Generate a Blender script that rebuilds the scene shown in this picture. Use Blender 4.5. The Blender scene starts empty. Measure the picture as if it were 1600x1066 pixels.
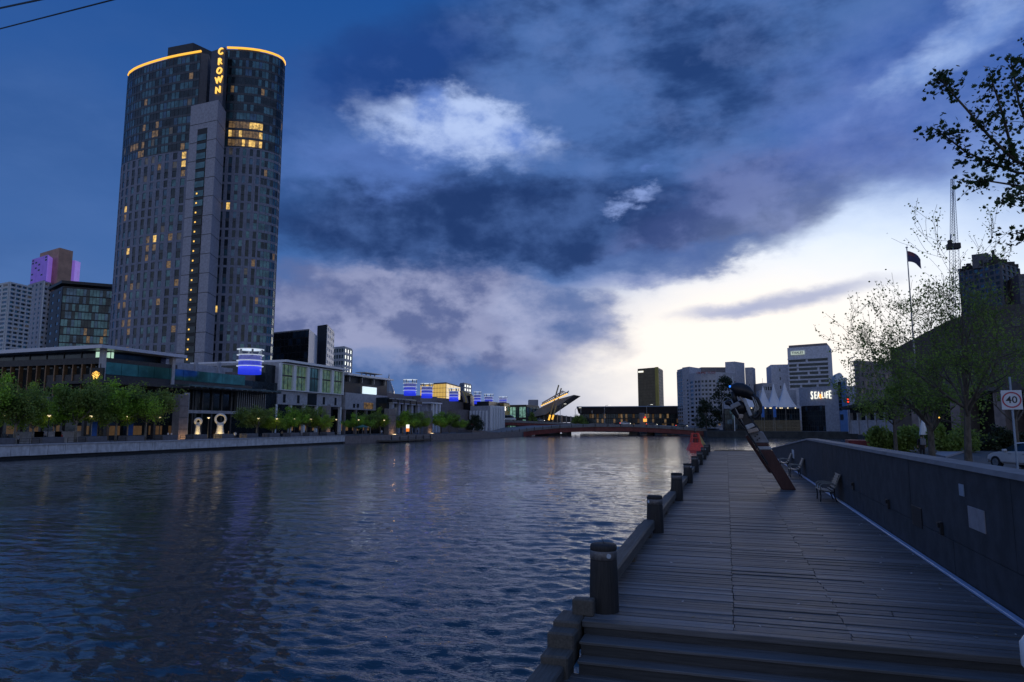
import bpy, bmesh, math, random
import numpy as np
from mathutils import Vector, Matrix
R = math.radians
random.seed(7)
SC = bpy.context.scene
COL = SC.collection

# ---------------------------------------------------------------- camera
F, CX, CY, TH, EYE = 1067.0, 800.0, 533.0, R(7.0), 2.8
YAW = math.atan2(335 / F, math.cos(TH) + 131 / F * math.sin(TH))
cam_d = bpy.data.cameras.new('camera')
cam_d.lens = 24.0; cam_d.sensor_width = 36.0; cam_d.clip_end = 6000; cam_d.clip_start = 0.05
cam = bpy.data.objects.new('camera', cam_d); COL.objects.link(cam)
cam.location = (0, 0, EYE); cam.rotation_euler = (R(90) + TH, 0, YAW)
SC.camera = cam
cY, sY = math.cos(YAW), math.sin(YAW)

def ray(px, py):                       # photo pixel (1600 x 1066) -> world direction
    a = (px - CX) / F; b = -(py - CY) / F
    x, y, z = a, math.cos(TH) - b * math.sin(TH), math.sin(TH) + b * math.cos(TH)
    return Vector((x * cY - y * sY, x * sY + y * cY, z)), y
def atz(px, py, z=0.0):
    d, _ = ray(px, py); t = (z - EYE) / d.z; return Vector((d.x * t, d.y * t, z))
def atx(px, py, X):
    d, _ = ray(px, py); t = X / d.x; return Vector((X, d.y * t, EYE + d.z * t))
def aty(px, py, Y):
    d, _ = ray(px, py); t = Y / d.y; return Vector((d.x * t, Y, EYE + d.z * t))
def atd(px, py, D):                    # D = horizontal depth along the view
    d, f = ray(px, py); t = D / f; return Vector((d.x * t, d.y * t, EYE + d.z * t))
def azel(px, py):
    d, _ = ray(px, py)
    return math.degrees(math.atan2(d.x, d.y)), math.degrees(math.atan2(d.z, math.hypot(d.x, d.y)))

# ---------------------------------------------------------------- render settings
SC.render.engine = 'CYCLES'
SC.cycles.use_denoising = True
SC.cycles.max_bounces = 6
SC.cycles.diffuse_bounces = 3
SC.cycles.glossy_bounces = 3
SC.cycles.sample_clamp_indirect = 4
SC.view_settings.view_transform = 'Standard'
SC.view_settings.look = 'None'
SC.view_settings.gamma = 1
SC.view_settings.exposure = 0.0
SC.view_settings.use_curve_mapping = False

# ---------------------------------------------------------------- sky
SUN_AZ, _e = azel(1215, 560)
world = bpy.data.worlds.new('World'); SC.world = world; world.use_nodes = True
WT = world.node_tree; WT.nodes.clear()

class X:                                # tiny node-expression helper
    t = None
    def __init__(s, sock): s.s = sock
    @staticmethod
    def m(op, *a, clamp=False):
        n = X.t.nodes.new('ShaderNodeMath'); n.operation = op; n.use_clamp = clamp
        for i, v in enumerate(a):
            if isinstance(v, X): X.t.links.new(v.s, n.inputs[i])
            else: n.inputs[i].default_value = float(v)
        return X(n.outputs[0])
    def __add__(s, o): return X.m('ADD', s, o)
    def __radd__(s, o): return X.m('ADD', s, o)
    def __sub__(s, o): return X.m('SUBTRACT', s, o)
    def __rsub__(s, o): return X.m('SUBTRACT', o, s)
    def __mul__(s, o): return X.m('MULTIPLY', s, o)
    def __rmul__(s, o): return X.m('MULTIPLY', s, o)
    def __truediv__(s, o): return X.m('DIVIDE', s, o)
    def step(s, lo, hi, a=0.0, b=1.0):
        n = X.t.nodes.new('ShaderNodeMapRange'); n.interpolation_type = 'SMOOTHSTEP'
        X.t.links.new(s.s, n.inputs[0])
        for i, v in enumerate((lo, hi, a, b)): n.inputs[1 + i].default_value = v
        return X(n.outputs[0])
def lin(r, g, b, k=1.0):
    f = lambda c: ((c / 255 + .055) / 1.055) ** 2.4 if c > 10 else c / 255 / 12.92
    return (f(r) * k, f(g) * k, f(b) * k, 1)
def mixc(fac, a, b):
    n = X.t.nodes.new('ShaderNodeMix'); n.data_type = 'RGBA'; n.clamp_factor = True
    for sock, v in ((n.inputs[0], fac), (n.inputs[6], a), (n.inputs[7], b)):
        if isinstance(v, X): X.t.links.new(v.s, sock)
        elif isinstance(v, (int, float)): sock.default_value = v
        else: sock.default_value = v
    return X(n.outputs[2])
def noise(vec, scale, detail=6, rough=.55, off=(0, 0, 0), stretch=(1, 1, 1), distort=0.0):
    mp = X.t.nodes.new('ShaderNodeMapping'); mp.inputs['Location'].default_value = off
    mp.inputs['Scale'].default_value = stretch; X.t.links.new(vec, mp.inputs[0])
    n = X.t.nodes.new('ShaderNodeTexNoise'); n.inputs['Scale'].default_value = scale
    n.inputs['Detail'].default_value = detail; n.inputs['Roughness'].default_value = rough
    n.inputs['Distortion'].default_value = distort
    X.t.links.new(mp.outputs[0], n.inputs['Vector']); return X(n.outputs[0])

def build_sky():
    X.t = WT
    lin0 = globals()['lin']
    def lin(r, g, b, k=1.0):            # steel-blue dusk tint
        f = min(1, max(0, (b - r - 12) / 50)) * min(1, max(.12, (196 - b) / 60)); return lin0(r * (1 - .22 * f), g * (1 + .075 * f), b * (1 + .08 * f), k)
    tc = WT.nodes.new('ShaderNodeTexCoord'); D = tc.outputs['Generated']
    sp = WT.nodes.new('ShaderNodeSeparateXYZ'); WT.links.new(D, sp.inputs[0])
    dx, dy, dz = (X(sp.outputs[i]) for i in range(3))
    az0 = X.m('ARCTAN2', dx, dy) * 57.29578
    el0 = X.m('ARCSINE', dz) * 57.29578
    st = (1, 1, 2.2)
    nA = noise(D, 5.0, 6, .58, (3.1, 0, 0), st) - .5
    nB = noise(D, 5.0, 6, .58, (0, 7.7, 1.3), st) - .5
    nF = noise(D, 15.0, 7, .64, (5, 2, 9), (1, 1, 1.8)) - .5
    az = az0 + nA * 13.0 + nF * 5.0
    el = el0 + nB * 8.0 + nF * 3.6
    n1 = noise(D, 3.6, 6, .6, (1.7, 4.2, 0), (1, 1, 2.4))
    n2 = noise(D, 8.0, 6, .6, (8.3, 1.1, 2), (1, 1, 1.7))
    n3 = noise(D, 2.0, 4, .5, (0, 0, 5), (1, 1, 2.0))
    # clear evening sky: physical sky with the sun on the horizon, under thin haze
    ny = WT.nodes.new('ShaderNodeTexSky'); ny.sky_type = 'NISHITA'; ny.sun_disc = False
    ny.sun_elevation = R(1.5); ny.sun_rotation = R(SUN_AZ); ny.air_density = 1.0; ny.dust_density = 1.0; ny.ozone_density = 3.0
    g = el0.step(0, 38)
    haze = mixc(g, lin0(72, 110, 170), lin0(26, 78, 150))
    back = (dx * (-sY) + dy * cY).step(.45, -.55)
    haze = mixc(back, haze, mixc(g, lin(190, 194, 208), lin(110, 128, 180)))  # sky behind the camera brightened and greyed to light the facades
    vm = WT.nodes.new('ShaderNodeMix'); vm.data_type = 'RGBA'; vm.blend_type = 'MULTIPLY'; vm.inputs[0].default_value = 1
    WT.links.new(ny.outputs[0], vm.inputs[6]); vm.inputs[7].default_value = (.12, .12, .12, 1)
    base = mixc(.93, X(vm.outputs[2]), haze)
    def ell(px, py, rx, ry, rot=0, soft=.35, warp=1.0):
        a0, e0 = azel(px, py)
        a1, _ = azel(px + rx, py); a2, _ = azel(px - rx, py); _, e1 = azel(px, py - ry); _, e2 = azel(px, py + ry)
        ra, re = abs(a1 - a2) / 2, abs(e1 - e2) / 2
        u = (az0 + (az - az0) * warp - a0) if warp != 1 else az - a0
        v = (el0 + (el - el0) * warp - e0) if warp != 1 else el - e0
        c, s = math.cos(R(rot)), math.sin(R(rot))
        p = (u * c + v * s) / ra; q = (v * c - u * s) / re
        r = X.m('SQRT', p * p + q * q)
        return r.step(1 + soft, 1 - soft)
    col = base
    # general cloud cover, the whole sky round
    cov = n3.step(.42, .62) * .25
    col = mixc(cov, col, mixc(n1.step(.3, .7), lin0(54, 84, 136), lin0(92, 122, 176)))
    # glow of the sunset
    col = mixc(ell(1400, 470, 560, 300, -8, .55, .3) * .75, col, lin(150, 180, 235))
    col = mixc(ell(1390, 500, 400, 190, -14, .55, .35), col, lin(228, 238, 255, 1.0))
    col = mixc(ell(1140, 548, 320, 125, 4, .55, .35), col, lin(255, 248, 240, 1.0))
    # lower cumulus bank on the left of the glow
    n4 = noise(D, 11.0, 7, .58, (2.3, 6.1, 4), (1, 1, 1.5))
    cum = mixc(n4.step(.40, .60), lin0(92, 104, 148), lin0(150, 156, 190))
    cum = mixc(n1.step(.35, .65) * .55, cum, lin0(104, 114, 156))
    col = mixc(ell(640, 515, 320, 108, 0, .24) * .95, col, cum)
    col = mixc(ell(850, 490, 100, 58, -4, .35) * .8, col, mixc(n2.step(.3, .7), lin(92, 100, 150), lin(172, 176, 208)))
    col = mixc(ell(560, 600, 360, 40, 0, .6) * .55, col, lin(78, 104, 160))
    # dark deck of cloud
    deck = mixc(n1.step(.39, .61), lin0(34, 62, 114), lin0(74, 108, 168))
    deck = mixc(n4.step(.46, .66) * .38, deck, lin0(96, 124, 182))
    col = mixc(ell(960, 150, 560, 235, 12, .22), col, deck)
    col = mixc(ell(760, 355, 370, 62, 0, .32) * .95, col, mixc(n4.step(.36, .66), lin0(32, 56, 104), lin0(64, 92, 146)))
    col = mixc(ell(1190, 318, 250, 72, 17, .4) * .85, col, mixc(n4.step(.36, .64), lin0(58, 76, 128), lin0(100, 114, 166)))
    col = mixc(ell(1060, 400, 190, 26, 4, .6) * .7, col, lin(84, 96, 152))
    col = mixc(ell(1470, 130, 250, 130, 10, .6) * .7, col, mixc(n2.step(.3, .7), lin(62, 84, 158), lin(110, 130, 196)))
    col = mixc(ell(610, 120, 170, 70, 20, .6) * .65, col, lin(40, 64, 128))
    # holes
    col = mixc(ell(722, 212, 132, 56, -6, .36) * .95, col, mixc(n4.step(.36, .62), lin(104, 132, 200), lin(182, 196, 236)))
    col = mixc(ell(590, 262, 130, 42, 0, .6) * .55, col, lin(92, 118, 186))
    col = mixc(ell(990, 306, 17, 9, 10, .9) * .7, col, lin(150, 168, 224))
    col = mixc(ell(1020, 262, 12, 6, 10, .9) * .4, col, lin(100, 126, 196))
    col = mixc(ell(1500, 62, 125, 30, 24, .8) * .75, col, mixc(n2.step(.3, .7), lin(120, 148, 210), lin(186, 204, 242)))
    # streaks in front of the glow
    col = mixc(ell(1235, 470, 130, 12, 8, .7, .35) * .75, col, lin(146, 154, 194))
    col = mixc(ell(1130, 488, 70, 9, 0, .8, .35) * .6, col, lin(160, 166, 202))
    col = mixc(ell(985, 437, 80, 12, 0, .7, .5) * .6, col, lin(132, 142, 188))
    # below the horizon
    col = mixc(el0.step(-1, -6), col, lin(40, 50, 70))
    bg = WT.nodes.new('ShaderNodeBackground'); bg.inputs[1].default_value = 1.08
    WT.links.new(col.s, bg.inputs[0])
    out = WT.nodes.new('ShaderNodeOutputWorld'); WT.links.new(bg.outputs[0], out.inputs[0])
build_sky()

sun_d = bpy.data.lights.new('sun', 'SUN'); sun_d.energy = 0.25; sun_d.angle = R(14); sun_d.color = (1, .9, .8)
sun = bpy.data.objects.new('sun', sun_d); COL.objects.link(sun)
sun.rotation_euler = Vector((-math.sin(R(SUN_AZ)) * math.cos(R(4)), -math.cos(R(SUN_AZ)) * math.cos(R(4)), -math.sin(R(4)))).to_track_quat('-Z', 'Y').to_euler()

# ---------------------------------------------------------------- helpers
class MB:
    def __init__(s): s.v = []; s.f = []; s.m = []
    def quad(s, a, b, c, d, mi=0):
        n = len(s.v); s.v += [tuple(a), tuple(b), tuple(c), tuple(d)]; s.f.append((n, n + 1, n + 2, n + 3)); s.m.append(mi)
    def hexa(s, p, mi=0):               # 8 points: bottom ring then top ring, counter-clockwise from above
        n = len(s.v); s.v += [tuple(q) for q in p]
        for f in ((3, 2, 1, 0), (4, 5, 6, 7), (0, 1, 5, 4), (1, 2, 6, 5), (2, 3, 7, 6), (3, 0, 4, 7)):
            s.f.append(tuple(n + i for i in f)); s.m.append(mi)
    def box(s, x0, x1, y0, y1, z0, z1, mi=0):
        s.hexa([(x0, y0, z0), (x1, y0, z0), (x1, y1, z0), (x0, y1, z0), (x0, y0, z1), (x1, y0, z1), (x1, y1, z1), (x0, y1, z1)], mi)
    def obox(s, o, t, n, u0, u1, d0, d1, z0, z1, mi=0):   # box in a facade frame: along t, out along n
        def P(u, d, z): return (o[0] + t[0] * u + n[0] * d, o[1] + t[1] * u + n[1] * d, z)
        q = [P(u0, d1, z0), P(u1, d1, z0), P(u1, d0, z0), P(u0, d0, z0)]
        r = [P(u0, d1, z1), P(u1, d1, z1), P(u1, d0, z1), P(u0, d0, z1)]
        s.hexa(q + r, mi)
    def prism(s, poly, z0, z1, mi=0, mt=None):
        a = sum(poly[i][0] * poly[(i + 1) % len(poly)][1] - poly[(i + 1) % len(poly)][0] * poly[i][1] for i in range(len(poly)))
        if a < 0: poly = poly[::-1]
        n = len(s.v); k = len(poly)
        zz1 = z1 if isinstance(z1, (list, tuple)) else [z1] * k
        s.v += [(p[0], p[1], z0) for p in poly] + [(p[0], p[1], zz1[i]) for i, p in enumerate(poly)]
        s.f.append(tuple(range(n + k - 1, n - 1, -1))); s.m.append(mi)
        s.f.append(tuple(range(n + k, n + 2 * k))); s.m.append(mi if mt is None else mt)
        for i in range(k):
            j = (i + 1) % k; s.f.append((n + i, n + j, n + k + j, n + k + i)); s.m.append(mi)
    def tube(s, pts, rad, sides=6, mi=0, cap=True):
        pts = [Vector(p) for p in pts]; rad = rad if isinstance(rad, (list, tuple)) else [rad] * len(pts)
        n0 = len(s.v); up = None
        for i, p in enumerate(pts):
            d = (pts[min(i + 1, len(pts) - 1)] - pts[max(i - 1, 0)])
            d = d.normalized() if d.length > 1e-9 else Vector((0, 0, 1))
            if up is None: up = Vector((0, 0, 1)) if abs(d.z) < .9 else Vector((1, 0, 0))
            a = d.cross(up); a = a.normalized() if a.length > 1e-6 else d.orthogonal().normalized()
            b = d.cross(a).normalized(); up = -b if up.dot(-b) > 0 else b
            for k in range(sides):
                th = 2 * math.pi * k / sides
                s.v.append(tuple(p + (a * math.cos(th) + b * math.sin(th)) * rad[i]))
        for i in range(len(pts) - 1):
            for k in range(sides):
                j = (k + 1) % sides
                s.f.append((n0 + i * sides + k, n0 + i * sides + j, n0 + (i + 1) * sides + j, n0 + (i + 1) * sides + k)); s.m.append(mi)
        if cap:
            s.f.append(tuple(n0 + k for k in range(sides))[::-1]); s.m.append(mi)
            e = n0 + (len(pts) - 1) * sides; s.f.append(tuple(e + k for k in range(sides))); s.m.append(mi)
    def lathe(s, prof, sides=16, c=(0, 0), mi=0, caps=True):
        n0 = len(s.v)
        for r, z in prof:
            for k in range(sides):
                th = 2 * math.pi * k / sides; s.v.append((c[0] + r * math.cos(th), c[1] + r * math.sin(th), z))
        for i in range(len(prof) - 1):
            for k in range(sides):
                j = (k + 1) % sides
                s.f.append((n0 + i * sides + k, n0 + i * sides + j, n0 + (i + 1) * sides + j, n0 + (i + 1) * sides + k)); s.m.append(mi)
        if caps:
            s.f.append(tuple(n0 + k for k in range(sides))[::-1]); s.m.append(mi)
            e = n0 + (len(prof) - 1) * sides; s.f.append(tuple(e + k for k in range(sides))); s.m.append(mi)
    def mesh(s, name, mats, smooth=False):
        me = bpy.data.meshes.new(name); me.from_pydata(s.v, [], s.f)
        for m in (mats if isinstance(mats, (list, tuple)) else [mats]): me.materials.append(m)
        if any(s.m): me.polygons.foreach_set('material_index', s.m)
        if smooth: me.polygons.foreach_set('use_smooth', [True] * len(me.polygons))
        me.update(); return me
    def build(s, name, mats, parent=None, smooth=False, bevel=0):
        me = s.mesh(name, mats, smooth)
        if bevel: bevel_mesh(me, bevel)
        return link(name, me, parent)
def bevel_mesh(me, w, seg=1):
    bm = bmesh.new(); bm.from_mesh(me)
    bmesh.ops.remove_doubles(bm, verts=bm.verts, dist=1e-5)
    bmesh.ops.bevel(bm, geom=[e for e in bm.edges if len(e.link_faces) == 2 and e.calc_face_angle(0) > .5], offset=w, segments=seg, affect='EDGES', profile=.5)
    bm.to_mesh(me); bm.free()
def link(name, me, parent=None, loc=None, rot=None, scale=None):
    o = bpy.data.objects.new(name, me); COL.objects.link(o)
    if parent is not None: o.parent = parent
    if loc is not None: o.location = loc
    if rot is not None: o.rotation_euler = rot
    if scale is not None: o.scale = scale
    return o
def tag(o, label, cat, group=None):
    o['label'] = label; o['category'] = cat
    if group: o['group'] = group
    return o
def thing(name, label, cat, loc=(0, 0, 0), rz=0, group=None):
    o = link(name, None, None, loc, (0, 0, rz)); o.empty_display_size = .3
    return tag(o, label, cat, group)
def struct(o): o['kind'] = 'structure'; return o
def stuff(o): o['kind'] = 'stuff'; return o
def copy_tree(o, parent=None):
    c = o.copy(); COL.objects.link(c); c.parent = parent
    for ch in list(o.children): copy_tree(ch, c)
    return c
def text_mesh(txt, size, ext=.02, bold=0.0):
    cu = bpy.data.curves.new('lettering', 'FONT'); cu.body = txt; cu.size = size; cu.extrude = ext; cu.offset = bold
    cu.align_x = 'CENTER'; cu.align_y = 'CENTER'; cu.resolution_u = 3
    o = bpy.data.objects.new('lettering', cu); COL.objects.link(o)
    bpy.context.view_layer.update()
    me = bpy.data.meshes.new_from_object(o.evaluated_get(bpy.context.evaluated_depsgraph_get()))
    bpy.data.objects.remove(o); return me

# ---------------------------------------------------------------- materials
MATS = {}
def mat(name, col, rough=.6, metal=0.0, var=.25, scale=2.0, stretch=(1, 1, 1), bump=0.0, emit=None, es=1.0, coord='world', spec=.5, sample=True):
    m = bpy.data.materials.new(name); m.use_nodes = True; t = m.node_tree; X.t = t
    b = t.nodes['Principled BSDF']
    b.inputs['Roughness'].default_value = rough; b.inputs['Metallic'].default_value = metal
    b.inputs['Specular IOR Level'].default_value = spec
    if coord == 'world': vec = t.nodes.new('ShaderNodeNewGeometry').outputs['Position']
    else: vec = t.nodes.new('ShaderNodeTexCoord').outputs['Object']
    n = noise(vec, scale, 6, .6, stretch=stretch)
    c = mixc(n.step(.3, .7), tuple(v * (1 - var) for v in col) + (1,), tuple(min(1, v * (1 + var)) for v in col) + (1,))
    t.links.new(c.s, b.inputs['Base Color'])
    if bump:
        bp = t.nodes.new('ShaderNodeBump'); bp.inputs['Strength'].default_value = bump; bp.inputs['Distance'].default_value = .02
        t.links.new(noise(vec, scale * 4, 5, .6, stretch=stretch).s, bp.inputs['Height']); t.links.new(bp.outputs[0], b.inputs['Normal'])
    if emit:
        b.inputs['Emission Color'].default_value = tuple(emit) + (1,); b.inputs['Emission Strength'].default_value = es
        if not sample: m.cycles.emission_sampling = 'NONE'
    MATS[name] = m; return m

def mat_concrete(name, col, streak=.35, rough=.75):
    m = mat(name, col, rough, 0, .32 if streak > .7 else .18, 2.6 if streak > .7 else 1.3); t = m.node_tree; X.t = t; b = t.nodes['Principled BSDF']
    vec = t.nodes.new('ShaderNodeNewGeometry').outputs['Position']
    s1 = noise(vec, 1.0, 6, .65, stretch=(2.4, 2.4, .12)); s2 = noise(vec, .5, 3, .5)
    k = s1.step(.42, .72) * s2.step(.35, .65) * streak
    src = b.inputs['Base Color'].links[0].from_socket
    t.links.new(mixc(k, X(src), tuple(v * .35 for v in col) + (1,)).s, b.inputs['Base Color'])
    bp = t.nodes.new('ShaderNodeBump'); bp.inputs['Strength'].default_value = .25; bp.inputs['Distance'].default_value = .01
    t.links.new(noise(vec, 14, 6, .7).s, bp.inputs['Height']); t.links.new(bp.outputs[0], b.inputs['Normal'])
    return m

def mat_wood(name, col, axis='x', pitch=None, rough=.7, var=.4):
    m = bpy.data.materials.new(name); m.use_nodes = True; t = m.node_tree; X.t = t; b = t.nodes['Principled BSDF']
    geo = t.nodes.new('ShaderNodeNewGeometry').outputs['Position']
    st = {'x': (.55, 16, 16), 'y': (16, .55, 16), 'z': (16, 16, .55)}[axis]
    grain = noise(geo, 2.2, 8, .68, stretch=st); big = noise(geo, .55, 5, .6); fine = noise(geo, 9, 6, .7, stretch=st)
    c = mixc(grain.step(.28, .74), tuple(v * (1 - var) for v in col) + (1,), tuple(v * (1 + var) for v in col) + (1,))
    c = mixc(big.step(.4, .7) * .45, c, (col[0] * .55, col[1] * .6, col[2] * .55, 1))
    if pitch:
        sp = t.nodes.new('ShaderNodeSeparateXYZ'); t.links.new(geo, sp.inputs[0])
        row = X.m('FLOOR', (X(sp.outputs[1]) - 10.25) / pitch)
        run = X.m('GREATER_THAN', X(sp.outputs[0]), 0.0) + X.m('GREATER_THAN', X(sp.outputs[0]), 1.5)
        wn = t.nodes.new('ShaderNodeTexWhiteNoise'); wn.noise_dimensions = '2D'
        cb = t.nodes.new('ShaderNodeCombineXYZ'); t.links.new(row.s, cb.inputs[0]); t.links.new(run.s, cb.inputs[1]); t.links.new(cb.outputs[0], wn.inputs['Vector'])
        w = X(wn.outputs['Value'])
        c = mixc(w.step(.0, 1.0) * .8, c, mixc(w, (col[0] * .26, col[1] * .26, col[2] * .27, 1), (col[0] * 2.1, col[1] * 2.1, col[2] * 2.1, 1)))
    t.links.new(c.s, b.inputs['Base Color'])
    r = fine.step(.3, .7, rough - .15, rough + .12); t.links.new(r.s, b.inputs['Roughness'])
    bp = t.nodes.new('ShaderNodeBump'); bp.inputs['Strength'].default_value = .55; bp.inputs['Distance'].default_value = .012
    t.links.new((grain * .6 + fine * .4).s, bp.inputs['Height']); t.links.new(bp.outputs[0], b.inputs['Normal'])
    MATS[name] = m; return m

def mat_glass(name, col, metal=.55, rough=.12, emit=None, es=0.0, var=.35):
    m = mat(name, col, rough, metal, var, .35)
    t = m.node_tree; X.t = t; b = t.nodes['Principled BSDF']
    vec = t.nodes.new('ShaderNodeNewGeometry').outputs['Position']
    bp = t.nodes.new('ShaderNodeBump'); bp.inputs['Strength'].default_value = .06; bp.inputs['Distance'].default_value = .3
    t.links.new(noise(vec, .35, 3, .5).s, bp.inputs['Height']); t.links.new(bp.outputs[0], b.inputs['Normal'])
    if emit:
        e = noise(vec, .9, 4, .6).step(.3, .7, .25, 1.6)
        b.inputs['Emission Color'].default_value = tuple(emit) + (1,)
        t.links.new((e * es).s, b.inputs['Emission Strength']); m.cycles.emission_sampling = 'NONE'
    return m

M_PLANK = mat_wood('weathered_deck_timber', (.090, .092, .098), 'x', .157, .62)
M_BEAM = mat_wood('weathered_kerb_timber', (.105, .092, .080), 'y', None, .75)
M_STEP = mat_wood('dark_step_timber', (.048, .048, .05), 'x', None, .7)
M_TREAD = mat_wood('lit_tread_timber', (.115, .112, .115), 'x', None, .6)  # treads paler than the risers, shading of the steps put into the colour
M_PILE = mat_wood('dark_pile_timber', (.030, .027, .026), 'z', None, .8)
M_PILETOP = mat('pile_collar_grey', (.16, .15, .15), .55, .4, .3, 20, coord='object')
M_WALL = mat_concrete('charcoal_wall_render', (.034, .040, .050), .8)
M_CAP = mat_concrete('grey_coping_stone', (.17, .175, .19), .25)
M_CONC = mat_concrete('pale_quay_concrete', (.52, .53, .56), .6)
M_CONC2 = mat_concrete('grey_facade_concrete', (.38, .385, .42), .2)
M_STONE = mat_concrete('brown_stone_cladding', (.20, .17, .165), .2)
M_WHITE = mat('white_painted_metal', (.72, .74, .76), .5, 0, .06, 3)
M_DARK = mat('black_metal', (.018, .019, .022), .5, .3, .3, 5)
M_DARKG = mat('charcoal_cladding', (.035, .037, .042), .5, .2, .3, 2)
M_GREYM = mat('galvanised_metal', (.28, .29, .31), .4, .7, .2, 6)
M_ASPH = mat('asphalt', (.055, .056, .06), .7, 0, .25, 6, bump=.3)
M_PAVE = mat('paving', (.13, .13, .135), .75, 0, .2, 2.5, bump=.2)
M_LAND = mat('dark_ground', (.05, .052, .05), .9, 0, .3, .5)
M_GLT = mat_glass('teal_curtain_glass', (.075, .155, .18), .6, .1)
M_GLD = mat_glass('dark_window_glass', (.025, .038, .048), .5, .1)
M_GLB = mat_glass('blue_window_glass', (.065, .115, .17), .6, .12)
M_GLW = mat_glass('warm_lit_window', (.10, .09, .07), .2, .2, (1, .58, .22), .11)
M_GLY = mat_glass('bright_lit_window', (.2, .15, .08), .1, .3, (1, .62, .16), .75)
M_GLC = mat_glass('curtained_window', (.12, .12, .115), .1, .3, (1, .8, .5), .02)
M_NEON = mat('yellow_rim_light', (.8, .5, .1), .4, 0, .02, 2, emit=(1, .50, .05), es=1.15, sample=False)
M_GOLD = mat('gold_sign_light', (.8, .5, .1), .4, 0, .02, 2, emit=(1, .56, .10), es=1.3, sample=False)
M_LAMP = mat('lamp_glow', (.9, .8, .6), .4, 0, .02, 2, emit=(1, .80, .45), es=1.0, sample=False)
M_SIGNW = mat('lit_white_sign', (.9, .9, .85), .4, 0, .02, 2, emit=(1, .97, .80), es=1.05, sample=False)
M_BLUE1 = mat('blue_uplight_glow', (.1, .1, .5), .4, 0, .2, 1.5, emit=(.02, .05, 1), es=.6, sample=False)  # blue light from below put in as drum emission, weaker towards the top
M_BLUE2 = mat('dim_uplight_glow', (.2, .2, .4), .4, 0, .2, 1.5, emit=(.10, .13, .70), es=.16, sample=False)
M_RING = mat('ring_glow_metal', (.7, .75, .8), .3, .3, .05, 3, emit=(.75, .85, 1), es=.5, sample=False)  # slight glow put into the plain metal rings
M_RED = mat('red_steel_paint', (.68, .06, .04), .5, 0, .25, 4)
M_YEL = mat('yellow_paint', (.50, .34, .06), .5, 0, .2, 4)
M_BARK = mat('plane_tree_bark', (.10, .085, .07), .85, 0, .4, 6, stretch=(1, 1, .4), bump=.5)
M_BARKP = mat('pale_tree_bark', (.22, .20, .17), .85, 0, .35, 5, stretch=(1, 1, .4), bump=.4)
M_LEAFC = None
def mat_leaf(name, col, tr=.35, var=.45, scale=.9):
    m = mat(name, col, .6, 0, var, scale); t = m.node_tree; b = t.nodes['Principled BSDF']
    tr_n = t.nodes.new('ShaderNodeBsdfTranslucent'); mx = t.nodes.new('ShaderNodeMixShader'); mx.inputs[0].default_value = tr
    t.links.new(b.inputs['Base Color'].links[0].from_socket, tr_n.inputs[0])
    t.links.new(b.outputs[0], mx.inputs[1]); t.links.new(tr_n.outputs[0], mx.inputs[2])
    t.links.new(mx.outputs[0], t.nodes['Material Output'].inputs[0]); return m
M_LEAF = mat_leaf('spring_leaf', (.26, .44, .04))
M_LEAF3 = mat_leaf('yellow_green_leaf', (.32, .46, .05))
M_LEAF2 = mat_leaf('olive_leaf', (.18, .26, .05))
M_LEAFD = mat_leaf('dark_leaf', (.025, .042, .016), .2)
M_LEAFN = mat_leaf('plane_leaf', (.18, .27, .05), .55)

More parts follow.
